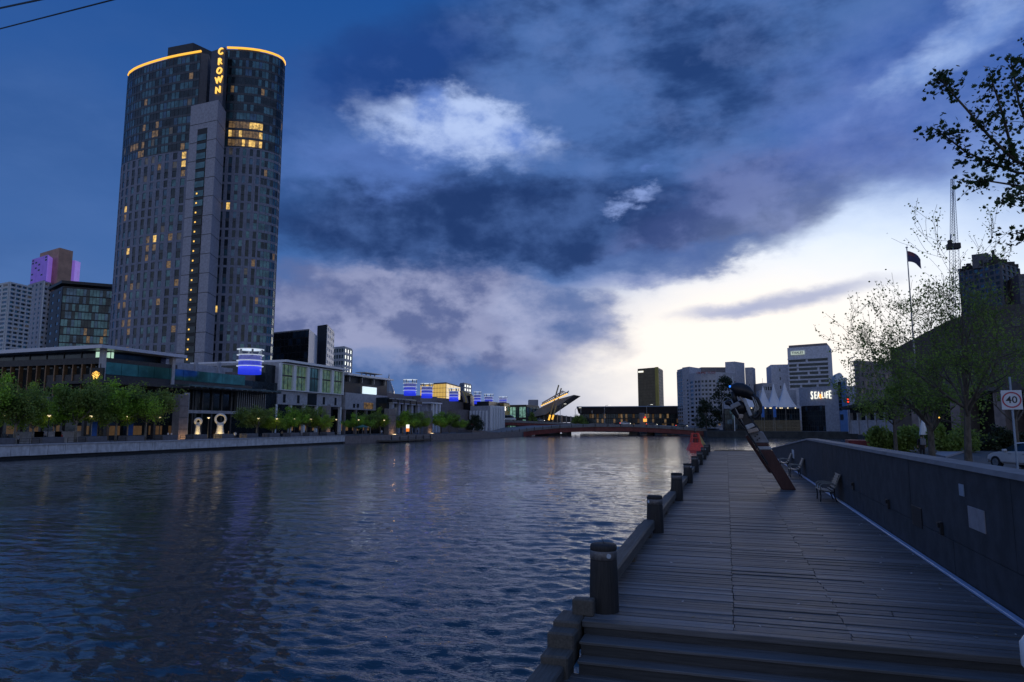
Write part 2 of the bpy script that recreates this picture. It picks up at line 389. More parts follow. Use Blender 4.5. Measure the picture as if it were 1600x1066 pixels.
# ---------------------------------------------------------------- the setting: water and land
def build_water():
    na, nr = 680, 720
    th = np.linspace(R(-62), R(40), na)          # azimuth from +Y, positive to the right
    rr = np.concatenate([np.geomspace(5.0, 420.0, nr), [700, 1400, 3000]])
    A, Rr = np.meshgrid(th, rr, indexing='ij')
    x = Rr * np.sin(A); y = Rr * np.cos(A)
    z = np.zeros_like(x); rng = np.random.default_rng(3)
    dr = np.gradient(rr)[None, :] * np.ones_like(x)
    for i in range(84):
        lam = .22 * (2.6 / .22) ** rng.random()
        ang = rng.normal(R(106), R(30)) if i % 4 else rng.uniform(0, 6.28); k = 2 * np.pi / lam
        amp = .0060 * lam * (1.0 if lam < .7 else .6 / lam ** 1.2)
        w = np.clip((lam / (2.0 * dr) - 1), 0, 1)
        ph = (x * np.cos(ang) + y * np.sin(ang)) * k + rng.random() * 6.28
        z += amp * w * np.sin(ph + .5 * np.sin(ph * .37 + i))
    gust = .75 + .35 * np.sin(x * .07 + 1.3 * np.sin(y * .045)) * np.sin(y * .06 + x * .03)
    z *= gust
    nrt = len(rr); v = np.stack([x, y, z], -1).reshape(-1, 3)
    ii, jj = np.meshgrid(np.arange(na - 1), np.arange(nrt - 1), indexing='ij')
    a = (ii * nrt + jj).ravel(); f = np.stack([a, a + 1, a + 1 + nrt, a + nrt], -1)
    me = bpy.data.meshes.new('river_water')
    me.vertices.add(len(v)); me.vertices.foreach_set('co', v.astype(np.float32).ravel())
    me.loops.add(f.size); me.loops.foreach_set('vertex_index', f.astype(np.int32).ravel())
    me.polygons.add(len(f)); me.polygons.foreach_set('loop_start', np.arange(0, f.size, 4, dtype=np.int32))
    me.polygons.foreach_set('use_smooth', np.ones(len(f), dtype=bool)); me.update(calc_edges=True)
    m = bpy.data.materials.new('river_water'); m.use_nodes = True; t = m.node_tree; X.t = t; b = t.nodes['Principled BSDF']
    b.inputs['Base Color'].default_value = (.024, .040, .046, 1); b.inputs['IOR'].default_value = 1.56
    geo = t.nodes.new('ShaderNodeNewGeometry').outputs['Position']
    ln = t.nodes.new('ShaderNodeVectorMath'); ln.operation = 'LENGTH'; t.links.new(geo, ln.inputs[0])
    t.links.new(X(ln.outputs['Value']).step(15, 190, .015, .12).s, b.inputs['Roughness'])
    n1 = noise(geo, 5.5, 3, .6, stretch=(.6, 1.3, 1)); n2 = noise(geo, 1.5, 3, .55, stretch=(.5, 1.4, 1)); n3 = noise(geo, .12, 3, .5)
    bp = t.nodes.new('ShaderNodeBump'); bp.inputs['Distance'].default_value = .06
    st = n3.step(.35, .65, .5, 1.0); t.links.new(st.s, bp.inputs['Strength'])
    t.links.new((n1 * .35 + n2 * 1.0).s, bp.inputs['Height']); t.links.new(bp.outputs[0], b.inputs['Normal'])
    me.materials.append(m)
    return struct(link('river_water', me, None, (0, 0, -1.8)))
build_water()
g = MB(); g.box(-4000, 4000, -400, 6000, -6.2, -6.0); struct(g.build('river_bed', M_LAND))
LB = [(-90.4, -60), (-90.4, 150), (-84.4, 172), (-80, 215), (-78, 262), (-84, 300), (-150, 420), (-400, 560), (-900, 560), (-900, -60)]
g = MB(); g.prism(LB, -6, -.12); struct(g.build('promenade', M_PAVE))
RB = [(4.4, -40), (4.4, 69), (9, 86), (30, 104), (41.3, 140), (41.3, 251), (23, 264.4), (-7.3, 279.6), (-13, 330), (-40, 420), (-120, 520), (-300, 640), (-900, 700), (-900, 2600), (1600, 2600), (1600, -40)]
g = MB(); g.prism(RB, -6, .42); struct(g.build('right_bank_ground', M_LAND))

# ---------------------------------------------------------------- timber deck and steps
PITCH = .157
UB = MB(); UB.box(-.5, .5, -.5, .5, -.5, .5)
def build_deck():
    fr = MB(); fr.box(-2.02, 6.2, 10.6, 78.1, -.5, -.09); fr.box(-2.02, 6.2, 10.6, 10.9, -6, -.5); fr.box(-1.6, 6.2, 76, 78, -6, -.5)
    deck = struct(fr.build('timber_deck', M_STEP))
    me = UB.mesh('plank', M_PLANK); bevel_mesh(me, .02)
    runs0 = ((-2.10, 0.0), (0.0, 1.5), (1.5, 3.93)); far = MB(); row = 0; y = 10.25
    while y < 78:
        j1, j2 = random.uniform(-.012, .012), random.uniform(-.03, .03) + (.75 if row % 7 in (2, 3) else 0)
        for a, b in ((-2.10, j1), (j1, 1.5 + j2), (1.5 + j2, 3.93)):
            dz = random.uniform(-.008, .006); w = PITCH - random.uniform(.014, .028); ln = b - a - .012
            if row < 100:
                link('plank', me, deck, ((a + b) / 2 + random.uniform(-.004, .004), y + PITCH / 2, -.045 + dz), (random.uniform(-.02, .02), 0, random.uniform(-.0012, .0012)), (ln, w, .088))
            else: far.box(a + .006, b - .006, y + .012, y + PITCH - .012, -.09, -.001 + dz)
        if y > 69.5: far.box(3.936, 6.2, y + .006, y + PITCH - .007, -.09, -.001)
        y += PITCH; row += 1
    stuff(far.build('far_planks', M_PLANK, deck))
    e = MB(); e.box(-1.3, 6.2, 78.0, 78.25, -.4, .09); e.build('end_beam', M_BEAM, deck)
    # nosing board on the edge, then the steps and the lower landing
    st = thing('timber_steps', 'dark timber steps leading up from the lower landing to the deck', 'steps')
    for i in range(3):
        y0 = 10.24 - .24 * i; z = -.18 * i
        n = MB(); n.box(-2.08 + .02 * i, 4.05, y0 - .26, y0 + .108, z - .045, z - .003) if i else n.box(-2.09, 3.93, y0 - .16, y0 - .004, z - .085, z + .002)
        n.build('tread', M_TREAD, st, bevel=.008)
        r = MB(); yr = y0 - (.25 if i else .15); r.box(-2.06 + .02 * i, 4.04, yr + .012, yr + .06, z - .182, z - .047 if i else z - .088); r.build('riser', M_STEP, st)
    lo = MB()
    ll = struct(link('lower_landing', None)); ll.empty_display_size = .2
    y = 9.56; k = 0
    while y > 3.2:
        b = MB(); b.box(-2.2, 4.05, y - PITCH + .012, y, -.64, -.545 + random.uniform(-.004, .004)); b.build('plank', M_PLANK, ll, bevel=.01); y -= PITCH
build_deck()
g = MB(); g.box(-2.0, 4.0, -12, 3.2, -.66, -.56); struct(g.build('quay_paving', M_PAVE))

# mooring posts and kerb timbers
def build_posts():
    prof = [(.222, -.6), (.224, 0), (.218, .35), (.205, .74), (.196, .765), (.196, .90), (.202, .905), (.200, .965), (.185, .985), (.05, .99)]
    proto = None
    txt = ['nearest the timber steps', 'second from the timber steps', 'third from the timber steps', 'fourth from the timber steps', 'fifth from the timber steps', 'sixth from the timber steps', 'seventh from the timber steps', 'eighth, beside the far kerb end', 'last, at the far deck end']
    for i in range(9):
        yy = 10.72 + 7.97 * i
        if i == 0:
            r = thing('mooring_post', '', 'post', (-1.87, yy, 0))
            b = MB(); b.lathe(prof[:5], 20); b.build('shaft', M_PILE, r, True)
            b = MB(); b.lathe([(.199, .765), (.207, .77), (.207, .895), (.199, .90)], 20); b.build('collar', M_PILETOP, r, True)
            b = MB(); b.lathe([(.19, .88), (.205, .905), (.205, .96), (.188, .985), (.06, .992), (.01, .99)], 20); b.build('cap', M_PILE, r, True)
            proto = r
        else:
            r = copy_tree(proto); r.location = (-1.87 + random.uniform(-.03, .03), yy, random.uniform(-.05, .03)); r.rotation_euler = (random.uniform(-.012, .012), random.uniform(-.012, .012), random.uniform(0, 6))
        r['label'] = 'round dark timber mooring post on the deck edge, ' + txt[i]; r['group'] = 'mooring posts along the deck edge'
        if i == 0:
            dd = ray(945, 880)[0]; ang = math.atan2(-dd.y, -dd.x) + .38
            b = MB(); c = Vector((math.cos(ang), math.sin(ang), 0)); s = Vector((-c.y, c.x, 0)); pts = []
            for q, (rad, off) in enumerate(((.036, .206), (.036, .214))):
                for k in range(14): b.v.append(tuple(c * off + s * rad * math.cos(k * math.pi / 7) + Vector((0, 0, .835 + rad * math.sin(k * math.pi / 7)))))
            b.f = [tuple(range(14, 28))] + [(k, (k + 1) % 14, 14 + (k + 1) % 14, 14 + k) for k in range(14)]; b.m = [0] * len(b.f)
            d = b.build('reflector_disc', mat('pale_reflector', (.62, .68, .74), .35, .2, .1, 30, coord='object'), r); d['label'] = 'small pale round reflector disc on the collar'
            b = MB(); b.tube([(0.02, 0, .98), (-.01, .01, 1.03), (-.035, .02, 1.075)], [.006, .005, .003], 5); b.build('bent_nail', M_DARK, r)
    for i in range(9):
        ya, yb = 10.72 + 7.97 * i, 10.72 + 7.97 * (i + 1)
        if yb > 79: continue
        r = thing('kerb_timber', 'weathered square kerb timber on blocks between mooring posts ' + ['one and two', 'two and three', 'three and four', 'four and five', 'five and six', 'six and seven', 'seven and eight', 'eight and nine'][i] + ' from the steps', 'kerb', (-1.98, ya, 0), 0, 'kerb timbers between the posts')
        b = MB(); b.box(-.16, .13, .35, yb - ya - .45, .13, .38); b.build('beam', M_BEAM, r, bevel=.03)
        for q in (.7, (yb - ya) / 2, yb - ya - .8):
            b = MB(); b.box(-.2, .1, q - .17, q + .17, -.02, .128); b.build('spacer_block', M_BEAM, r, bevel=.015)
        b = MB(); b.box(-.30, .02, -1.05 if i else -.42, -.24, .0, .24); b.build('end_block', M_BEAM, r, bevel=.02)
    r = thing('stepped_kerb', 'stepped timber kerb blocks running down beside the steps', 'kerb', (-2.16, 9.9, 0))
    b = MB(); b.box(-.32, .06, .02, .62, -.4, .02); b.build('kerb_block', M_BEAM, r, bevel=.025)
    b = MB(); b.box(-.33, .05, -.28, .12, -.5, -.06); b.build('kerb_block', M_BEAM, r, bevel=.025)
    b = MB(); b.box(-.34, .04, -.62, -.22, -.6, -.26); b.build('kerb_block', M_BEAM, r, bevel=.025)
    b = MB(); b.box(-.36, -.01, -4.5, -.5, -.62, -.37); b.build('long_timber', M_BEAM, r, bevel=.03)
build_posts()
p = atz(968, 1045, -.545)
b = MB()
for k in range(5):
    a = k * 1.3; b.quad((math.cos(a) * .05, math.sin(a) * .03, .004), (math.cos(a + .9) * .06, math.sin(a + .9) * .05, .014 + .01 * (k % 2)), (math.cos(a + 1.6) * .03, math.sin(a + 1.6) * .05, .03), (.0, .0, .012), k == 1)
o = b.build('crumpled_wrapper', [mat('red_foil', (.7, .03, .05), .35, .1, .2, 40), M_WHITE]); o.location = (p.x, p.y, -.54); tag(o, 'crumpled red and white wrapper lying on the lower landing', 'litter')

# ---------------------------------------------------------------- charcoal boundary wall
def build_wall():
    w = thing('boundary_wall', 'long charcoal concrete wall beside the timber deck, sloping down at its far end', 'wall')
    ys = [3.0 + 2.98 * i for i in range(22)] + [68.2]
    def top(y): return 2.02 if y < 38.5 else 2.02 - (y - 38.5) / 29.7 * 1.42
    for i in range(len(ys) - 1):
        a, c = ys[i], ys[i + 1]; rows = ((-.0, .5), (.505, 1))
        for lo, hi in rows:
            x0 = 3.955 + random.uniform(-.003, .003)
            def Z(f, y): return -.7 + (top(y) + .7) * f if f else -.7
            p = [(x0, a + .006, Z(lo, a)), (4.36, a + .006, Z(lo, a)), (4.36, c - .006, Z(lo, c)), (x0, c - .006, Z(lo, c)),
                 (x0, a + .006, Z(hi, a)), (4.36, a + .006, Z(hi, a)), (4.36, c - .006, Z(hi, c)), (x0, c - .006, Z(hi, c))]
            b = MB(); b.hexa(p); b.build('wall_panel', M_WALL, w)
    core = MB()
    for a, c in ((3.0, 38.5), (38.5, 68.15)):
        core.hexa([(3.97, a, -.8), (4.34, a, -.8), (4.34, c, -.8), (3.97, c, -.8), (3.97, a, top(a) - .01), (4.34, a, top(a) - .01), (4.34, c, top(c) - .01), (3.97, c, top(c) - .01)])
    core.build('wall_core', M_DARKG, w)
    cap = MB()
    for a, c in ((3.0, 20.0), (20.012, 38.5), (38.5, 68.3)):
        cap.hexa([(3.90, a, top(a) + .002), (4.42, a, top(a) + .002), (4.42, c, top(c) + .002), (3.90, c, top(c) + .002), (3.93, a, top(a) + .085), (4.42, a, top(a) + .085), (4.42, c, top(c) + .085), (3.93, c, top(c) + .085)])
    cap.build('coping', M_CAP, w)
    for px, py in ((1473, 826), (1390, 788), (1335, 760), (1308, 748)):
        q = atx(px, py, 3.955); b = MB(); b.box(3.90, 3.958, q.y - .06, q.y + .06, q.z - .12, q.z + .12); b.box(3.86, 3.90, q.y - .05, q.y + .05, q.z + .02, q.z + .11); b.build('bulkhead_fitting', M_DARK, w, bevel=.008)
    def plate(px0, px1, pyt, pyb, m, nm):
        a = atx(px0, (pyt + pyb) / 2, 3.955); c = atx(px1, (pyt + pyb) / 2, 3.955); t = atx((px0 + px1) / 2, pyt, 3.955).z; bo = atx((px0 + px1) / 2, pyb, 3.955).z
        b = MB(); b.box(3.938, 3.956, min(a.y, c.y), max(a.y, c.y), bo, t); b.build(nm, m, w, bevel=.004)
    plate(1515, 1540, 795, 829, mat('pale_notice_board', (.27, .265, .29), .6, 0, .12, 6), 'notice_plate')
    plate(1500, 1507, 757, 775, mat('small_blue_white_plate', (.26, .33, .42), .5, 0, .1, 6), 'small_plate')
    plate(1426, 1441, 792, 822, mat('dark_plaque', (.02, .02, .022), .5, .3, .2, 6), 'dark_plaque')
    plate(1238, 1241, 703, 716, mat('white_lamp_strip', (.6, .62, .66), .5, 0, .1, 6), 'small_plate')
    s = MB(); s.box(3.82, 3.93, 9.3, 68.0, .003, .055)
    o = s.build('light_strip', mat('pale_blue_strip', (.30, .42, .62), .4, 0, .1, 3), None, bevel=.012); tag(o, 'long pale blue metal strip at the foot of the charcoal wall', 'strip')
build_wall()

# ---------------------------------------------------------------- benches
def build_benches():
    slat = mat('pale_bench_slat', (.20, .205, .19), .45, .3, .2, 8)
    proto = None
    for i, (y, lab) in enumerate(((28.3, 'nearest the leaning sculpture foot'), (40.6, 'middle one of three, close to the far bench'), (47.6, 'beside the low end of the wall'))):
        if proto is None:
            r = thing('slatted_bench', '', 'bench', (3.68, y, 0))
            for k in range(6):      # seat slats, bench faces -X
                b = MB(); x = -.52 + k * .085; b.box(x, x + .07, -.62, .62, .415 - .012 * k * (k < 5), .445 - .012 * k * (k < 5)); b.build('seat_slat', slat, r, bevel=.006)
            for k in range(6):
                b = MB(); z = .50 + k * .085; x = .0 + k * .035; b.hexa([(x, -.62, z), (x + .03, -.62, z), (x + .03, .62, z), (x, .62, z), (x + .026, -.62, z + .068), (x + .056, -.62, z + .068), (x + .056, .62, z + .068), (x + .026, .62, z + .068)]); b.build('back_slat', slat, r)
            for s in (-.5, .5):
                b = MB(); b.tube([(-.48, s, 0), (-.46, s, .2), (-.48, s, .40)], .024, 6); b.build('leg', M_DARK, r)
                b = MB(); b.tube([(.08, s, 0), (.0, s, .22), (.0, s, .45), (.2, s, .98)], .024, 6); b.build('leg', M_DARK, r)
                b = MB(); b.tube([(-.5, s, .40), (.02, s, .34)], .02, 6); b.build('seat_rail', M_DARK, r)
            for s in (-.6, 0, .6):
                b = MB(); b.tube([(-.46, s, .43), (-.48, s, .60), (-.40, s, .655), (-.18, s, .66), (.05, s, .62)], .022, 6); b.build('armrest', slat, r)
            proto = r
        else: r = copy_tree(proto); r.location.y = y; r.location.x = 3.68
        r['label'] = 'pale slatted bench against the charcoal wall, ' + lab; r['group'] = 'benches along the wall'
build_benches()

# ---------------------------------------------------------------- buildings: generic pieces
WIN = {}
def win_mesh(m):
    if m.name not in WIN: WIN[m.name] = UB.mesh('window', m)
    return WIN[m.name]
def pick(ws):
    t = random.random() * sum(w for _, w in ws)
    for m, w in ws:
        t -= w
        if t <= 0: return m
    return ws[-1][0]
def out_normal(A, B, toward=(0, 0)):
    t = Vector((B[0] - A[0], B[1] - A[1])); L = t.length; t /= L
    n = Vector((t.y, -t.x)); mid = Vector(((A[0] + B[0]) / 2, (A[1] + B[1]) / 2))
    if n.dot(Vector(toward) - mid) < 0: n = -n
    return t, n, L
class Facade:
    """collects the windows and frames of one building; the largest 300 windows become parts, the rest one part"""
    def __init__(s, root, limit=300): s.root = root; s.wins = []; s.frames = {}; s.limit = limit
    def frame(s, m): return s.frames.setdefault(m.name, (m, MB()))[1]
    def grid(s, A, B, z0, z1, nf, nb, wf, hf, fm, ws, relief=.3, sill=.5, skip=None, piers=True, bands=True, pattern=None):
        t, n, L = out_normal(A, B); fr = s.frame(fm); bw = L / nb; fh = (z1 - z0) / nf
        w = bw * wf; h = fh * hf; o = A
        if piers:
            for i in range(nb + 1):
                u0 = i * bw - (bw - w) / 2; u1 = i * bw + (bw - w) / 2
                fr.obox(o, t, n, max(0, u0), min(L, u1), -.02, relief, z0, z1)
        if bands:
            for k in range(nf + 1):
                a = z0 + k * fh - (fh - h) * (1 - sill); c = z0 + k * fh + (fh - h) * sill
                fr.obox(o, t, n, 0.01, L - .01, -.02, relief - .03, max(z0, a), min(z1, c))
        rz = math.atan2(t.y, t.x); dist = (Vector(((A[0] + B[0]) / 2, (A[1] + B[1]) / 2))).length
        fs = abs(n.dot(Vector((-(A[0] + B[0]), -(A[1] + B[1]))).normalized()))
        for k in range(nf):
            for i in range(nb):
                if skip and skip(k, i): continue
                u = (i + .5) * bw; z = z0 + k * fh + (fh - h) * sill + h / 2
                m = pattern(k, i) if pattern else pick(ws)
                if m is None: continue
                s.wins.append((w * h * fs / dist ** 2, (o[0] + t.x * u + n.x * .06, o[1] + t.y * u + n.y * .06, z), rz, (w * .98, .14, h * .98), m))
    def done(s, name='facade_frame'):
        for m, b in s.frames.values():
            if b.v: stuff(b.build(name, m, s.root))
        s.wins.sort(key=lambda q: -q[0]); rest = {}
        for i, (_, loc, rz, sc, m) in enumerate(s.wins):
            if i < s.limit: link('window', win_mesh(m), s.root, loc, (0, 0, rz), sc)
            else: rest.setdefault(m.name, (m, []))[1].append((loc, rz, sc))
        if rest:
            b = MB(); ms = []
            for k, (m, lst) in enumerate(rest.values()):
                ms.append(m)
                for loc, rz, sc in lst:
                    t = Vector((math.cos(rz), math.sin(rz))); n = Vector((-t.y, t.x))
                    b.obox((loc[0], loc[1]), t, n, -sc[0] / 2, sc[0] / 2, -.07, .07, loc[2] - sc[2] / 2, loc[2] + sc[2] / 2, k)
            stuff(b.build('small_windows', ms, s.root))
def corner(px, py, D): p = atd(px, py, D); return (p.x, p.y), p.z
def plan3(a, b, c):          # three visible vertical edges -> four-cornered plan
    A, za = corner(*a); B, zb = corner(*b); C_, zc = corner(*c)
    return [A, B, C_, (A[0] + C_[0] - B[0], A[1] + C_[1] - B[1])], zb
def plan2(a, b, depth):      # one visible face, extruded away from the viewer
    A, za = corner(*a); B, zb = corner(*b); t, n, L = out_normal(A, B)
    return [A, B, (B[0] - n.x * depth, B[1] - n.y * depth), (A[0] - n.x * depth, A[1] - n.y * depth)], (za + zb) / 2
def body(root, poly, z0, z1, m, name='wall', roof=None):
    b = MB(); b.prism(poly, z0, z1, 0, 1 if roof else None); return b.build(name, [m, roof] if roof else m, root)
def parapet(root, poly, z, m, h=.8, over=.25, name='roof_edge'):
    c = Vector((sum(p[0] for p in poly) / len(poly), sum(p[1] for p in poly) / len(poly)))
    q = [tuple(Vector(p) + (Vector(p) - c).normalized() * over) for p in poly]
    b = MB(); b.prism(q, z - .1, z + h); return b.build(name, m, root)

# ---------------------------------------------------------------- the big hotel tower
def hotel_tower():
    ZT = 150.0; Z0 = 6.0
    r = thing('hotel_tower', 'tall curved hotel tower with glowing yellow roof rim and vertical gold lettering', 'tower', (atz(320, 80, ZT).x, atz(320, 80, ZT).y, 0))
    inv = Vector((-r.location.x, -r.location.y, 0))
    F_ = Facade(r)
    def curve(pts, n):
        P = [atz(a, b, ZT) for a, b in pts]; P = [Vector((p.x, p.y)) for p in P]
        L = [0]
        for i in range(1, len(P)): L.append(L[-1] + (P[i] - P[i - 1]).length)
        def at(s):
            for i in range(1, len(P)):
                if s <= L[i] + 1e-6:
                    f = (s - L[i - 1]) / (L[i] - L[i - 1])
                    p0 = P[max(i - 2, 0)]; p1 = P[i - 1]; p2 = P[i]; p3 = P[min(i + 1, len(P) - 1)]
                    return .5 * ((2 * p1) + (p2 - p0) * f + (2 * p0 - 5 * p1 + 4 * p2 - p3) * f * f + (3 * p1 - p0 - 3 * p2 + p3) * f ** 3)
            return P[-1]
        return [at(L[-1] * i / n) for i in range(n + 1)]
    left = curve([(200.5, 118), (202, 114), (208, 109), (222, 102.5), (245, 95), (275, 87.5), (314, 80.5)], 12)
    right = curve([(355, 75), (372, 75.6), (392, 77.2), (410, 80), (425, 84), (436, 88.5), (442, 92.5), (444.5, 97), (444.8, 102)], 11)
    back = atd(380, 100, 330); back2 = atd(230, 100, 330)
    polyL = [tuple(p) for p in left] + [tuple(atz(326, 82.5, ZT).xy), (back.x, back.y), (back2.x, back2.y)]
    polyR = [tuple(p) for p in right] + [(back.x + 12, back.y), (atz(350, 78, ZT).x - 6, atz(350, 78, ZT).y + 14)]
    core = mat_concrete('tower_core_wall', (.10, .10, .115), .1)
    pan = mat_concrete('tower_panel_concrete', (.20, .215, .28), .12)
    sp = mat('tower_spandrel_metal', (.05, .06, .075), .4, .3, .2, .5)
    for nm, po in (('left_wing', polyL), ('right_wing', polyR)):
        body(r, po, Z0, ZT - .6, core, 'wall', M_DARKG)
    FH = 3.62
    nU = 11; zU = ZT - .8 - nU * FH
    nL = int((zU - Z0) / FH); zB = zU - nL * FH
    glow = lambda k, i, n: None
    litL = [(M_GLT, 5), (M_GLD, 6), (M_GLB, 2), (M_GLW, .9), (M_GLC, .9)]
    for ci, cv in enumerate((left, right)):
        nseg = len(cv) - 1
        for i in range(nseg):
            A, B = cv[i], cv[i + 1]
            def patU(k, j, i=i, ci=ci):
                if ci == 1 and k in (0, 1, 2) and 1 <= i <= 5:
                    return M_GLY if random.random() < .30 else M_GLW
                if ci == 0 and k < 4 and 2 <= i <= 6 and random.random() < .25: return M_GLW
                return pick([(M_GLT, 6), (M_GLD, 6), (M_GLB, 2), (M_GLW, .35), (M_GLC, .2)])
            F_.grid(A, B, zU, ZT - .8, nU, 2, .93, .74, sp, litL, .22, .6, pattern=patU)
            edge = (ci == 1 and i >= 6)
            if edge:
                F_.grid(A, B, zB, zU, nL, 2, .93, .72, pan, litL, .25, .5, pattern=lambda k, j: pick([(M_GLT, 6), (M_GLB, 2), (M_GLD, 2), (M_GLW, .3)]))
            else:
                def patL(k, j, i=i, ci=ci):
                    if ci == 0 and i in (3, 4) and k < 15 and random.random() < .5: return M_GLW
                    if ci == 0 and i < 2: return pick([(M_GLB, 4), (M_GLT, 3), (M_GLD, 2)])
                    return pick([(M_GLD, 7), (M_GLT, 4), (M_GLB, 3), (M_GLW, .6), (M_GLC, .4), (M_GLY, .1)])
                dbl = lambda k, i=i: .62
                # pairs of storeys joined by taller dark glazing in an alternating rhythm
                F_.grid(A, B, zB, zU, nL, 1, .50, .76, pan, litL, .3, .5, pattern=patL)
                t, n, L = out_normal(A, B); fr = F_.frame(sp)
                for k in range(nL - 1):
                    if (k * 5 + (k // 3)) % 4 == 1:
                        z = zB + (k + 1) * FH; fr.obox(A, t, n, L * .25, L * .75, .0, .315, z - FH * .18, z + FH * .18)
    F_.done('cladding')
    # glowing rim and roof slab edge
    for cv, nm in ((left, 'a'), (right, 'b')):
        pts = []
        for p in cv:
            q = Vector((-p.x, -p.y)).normalized() * .5; pts.append((p.x + q.x, p.y + q.y, ZT - .1))
        b = MB(); b.tube(pts, .42, 6); b.build('rim_light', M_NEON, r)
    bz = MB(); a = atd(262, 82, 292); c = atd(301, 77, 288)
    bz.prism([(a.x, a.y), (c.x, c.y), (c.x + 4, c.y + 12), (a.x + 4, a.y + 12)], ZT - 1, atd(290, 76, 292).z + .5); bz.build('plant_room', M_DARKG, r)
    a = atd(372, 73, 285); c = atd(402, 74, 288)
    bz = MB(); bz.prism([(a.x, a.y), (c.x, c.y), (c.x + 4, c.y + 12), (a.x + 4, a.y + 12)], ZT - 1, a.z); bz.build('plant_room', M_DARKG, r)
    # end wall of the left wing in the notch
    # central spine
    po, z = plan3((299, 158, 246), (341, 156, 241), (354, 159, 251))
    body(r, po, 4, z, mat_concrete('spine_concrete', (.33, .33, .38), .1), 'spine')
    A, B, C_, D_ = po
    t, n, L = out_normal(A, B); S = Facade(r); nS = int((z - 12 - 8) / FH)
    bs = MB(); bs.obox(A, t, n, L * .30, L * .66, 0, .02, 10, z - 10); bs.build('window_recess', M_DARK, r)
    ns = [(M_GLD, 6), (M_GLT, 2)]
    for k in range(nS):
        zz = z - 11.5 - (k + 1) * FH; u = L * .48
        m = M_GLT if k < 8 else M_GLD
        link('spine_window', win_mesh(m), r, (A[0] + t.x * u + n.x * .1, A[1] + t.y * u + n.y * .1, zz + 1.6), (0, 0, math.atan2(t.y, t.x)), (L * .33, .2, 2.3))
        if k > 5:
            link('stair_light', win_mesh(M_GOLD), r, (A[0] + t.x * L * .42 + n.x * .25, A[1] + t.y * L * .42 + n.y * .25, zz + 1.7), (0, 0, math.atan2(t.y, t.x)), (.55, .12, .55))
    # joints on the spine
    j = MB()
    for k in range(0, int(z / 7)):
        for (P, Q) in ((A, B), (B, C_)):
            tt, nn, LL = out_normal(P, Q); j.obox(P, tt, nn, 0, LL, 0, .03, z - 8 - k * 7.2, z - 7.78 - k * 7.2)
    j.build('panel_joint', M_DARKG, r)
    # sign pillar
    po, zp = plan3((331, 76, 249), (352, 73.5, 246), (357, 74, 250)); pil = mat('dark_sign_pillar', (.07, .075, .10), .5, .2, .2, .5)
    body(r, po, z - 30, zp, pil, 'sign_pillar')
    A, B = po[0], po[1]; t, n, L = out_normal(A, B)
    for ch, px, py in (('C', 346.5, 82), ('R', 345.5, 97.5), ('O', 344.5, 112), ('W', 343.5, 126.5), ('N', 342.3, 142)):
        q = atd(px, py, 247.2); me = text_mesh(ch, 3.7, .25, .03); me.materials.append(M_GOLD)
        o = link('sign_letter', me, r); o.rotation_euler = (R(90), 0, math.atan2(-n.x, n.y) + math.pi if False else math.atan2(n.x, -n.y))
        o.location = (q.x + n.x * .6, q.y + n.y * .6, q.z)
    for o in list(r.children): o.location = Vector(o.location) + inv
hotel_tower()

# ---------------------------------------------------------------- towers on the left edge
def simple_building(name, label, cat, pl, faces, m, group=None, roofm=None, z0=-.2):
    (po, z) = pl
    r = thing(name, label, cat); body(r, po, z0, z, m, 'wall', roofm or M_DARKG)
    if faces:
        F_ = Facade(r)
        for f in faces: F_.grid(po[f['e']], po[(f['e'] + 1) % len(po)], f.get('z0', z0), f.get('z1', z - f.get('top', .6)), f['nf'], f['nb'], f['wf'], f['hf'], f.get('fm', m), f['ws'], f.get('relief', .3), f.get('sill', .5), f.get('skip'), f.get('piers', True), f.get('bands', True), f.get('pattern'))
        F_.done()
    return r, po, z
APT = mat_concrete('white_balcony_concrete', (.50, .52, .54), .1)
W_APT = [(M_GLT, 5), (M_GLB, 4), (M_GLD, 2), (M_GLC, .6)]
simple_building('apartment_tower', 'pale apartment tower with balconies, leftmost behind the trees', 'tower', plan3((-60, 440, 400), (15, 440, 372), (50, 445, 386)),
    [dict(e=0, nf=34, nb=8, wf=.72, hf=.55, ws=W_APT, fm=APT), dict(e=1, nf=34, nb=4, wf=.80, hf=.55, ws=W_APT, fm=APT, relief=.9)], APT)
PURW = mat('grey_tower_wall', (.30, .31, .36), .6, 0, .1, .3)
r, po, z = simple_building('violet_topped_tower', 'slim white tower whose upper box glows violet', 'tower', plan3((44, 440, 470), (68, 438, 455), (88, 440, 470)),
    [dict(e=0, nf=30, nb=4, wf=.4, hf=.5, ws=W_APT, fm=PURW), dict(e=1, nf=30, nb=3, wf=.75, hf=.5, ws=W_APT, fm=APT, relief=.9)], PURW)
PUR1 = mat('violet_floodlit_cladding', (.15, .10, .3), .5, 0, .2, .2, emit=(.10, .06, .40), es=.5, sample=False)  # floodlight put into the cladding as its own emission
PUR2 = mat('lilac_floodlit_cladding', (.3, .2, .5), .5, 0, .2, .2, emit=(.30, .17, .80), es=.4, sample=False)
BRN = mat('brown_core_cladding', (.40, .23, .16), .6, 0, .2, .2)
p2, z2 = plan3((50, 402, 470), (75, 398, 456), (86, 398, 470)); b = MB()
b.prism(p2, z - 1, z2); b.build('upper_box', PUR1, r)
t, n, L = out_normal(p2[1], p2[2]); b = MB(); b.obox(p2[1], t, n, .2, L, 0, .3, z, z2 - .3); b.build('lit_face', PUR2, r)
PF = Facade(r); PF.grid(p2[0], p2[1], z, z2 - .4, 9, 5, .55, .6, PUR1, [(M_GLD, 1), (PUR1, 3)], .12, piers=False, bands=False); PF.grid(p2[1], p2[2], z, z2 - .4, 9, 3, .7, .6, PUR2, [(M_GLB, 1)], .12, piers=False, bands=False, pattern=lambda k, i: M_GLB if (k + i) % 3 == 0 else None); PF.done('trim')
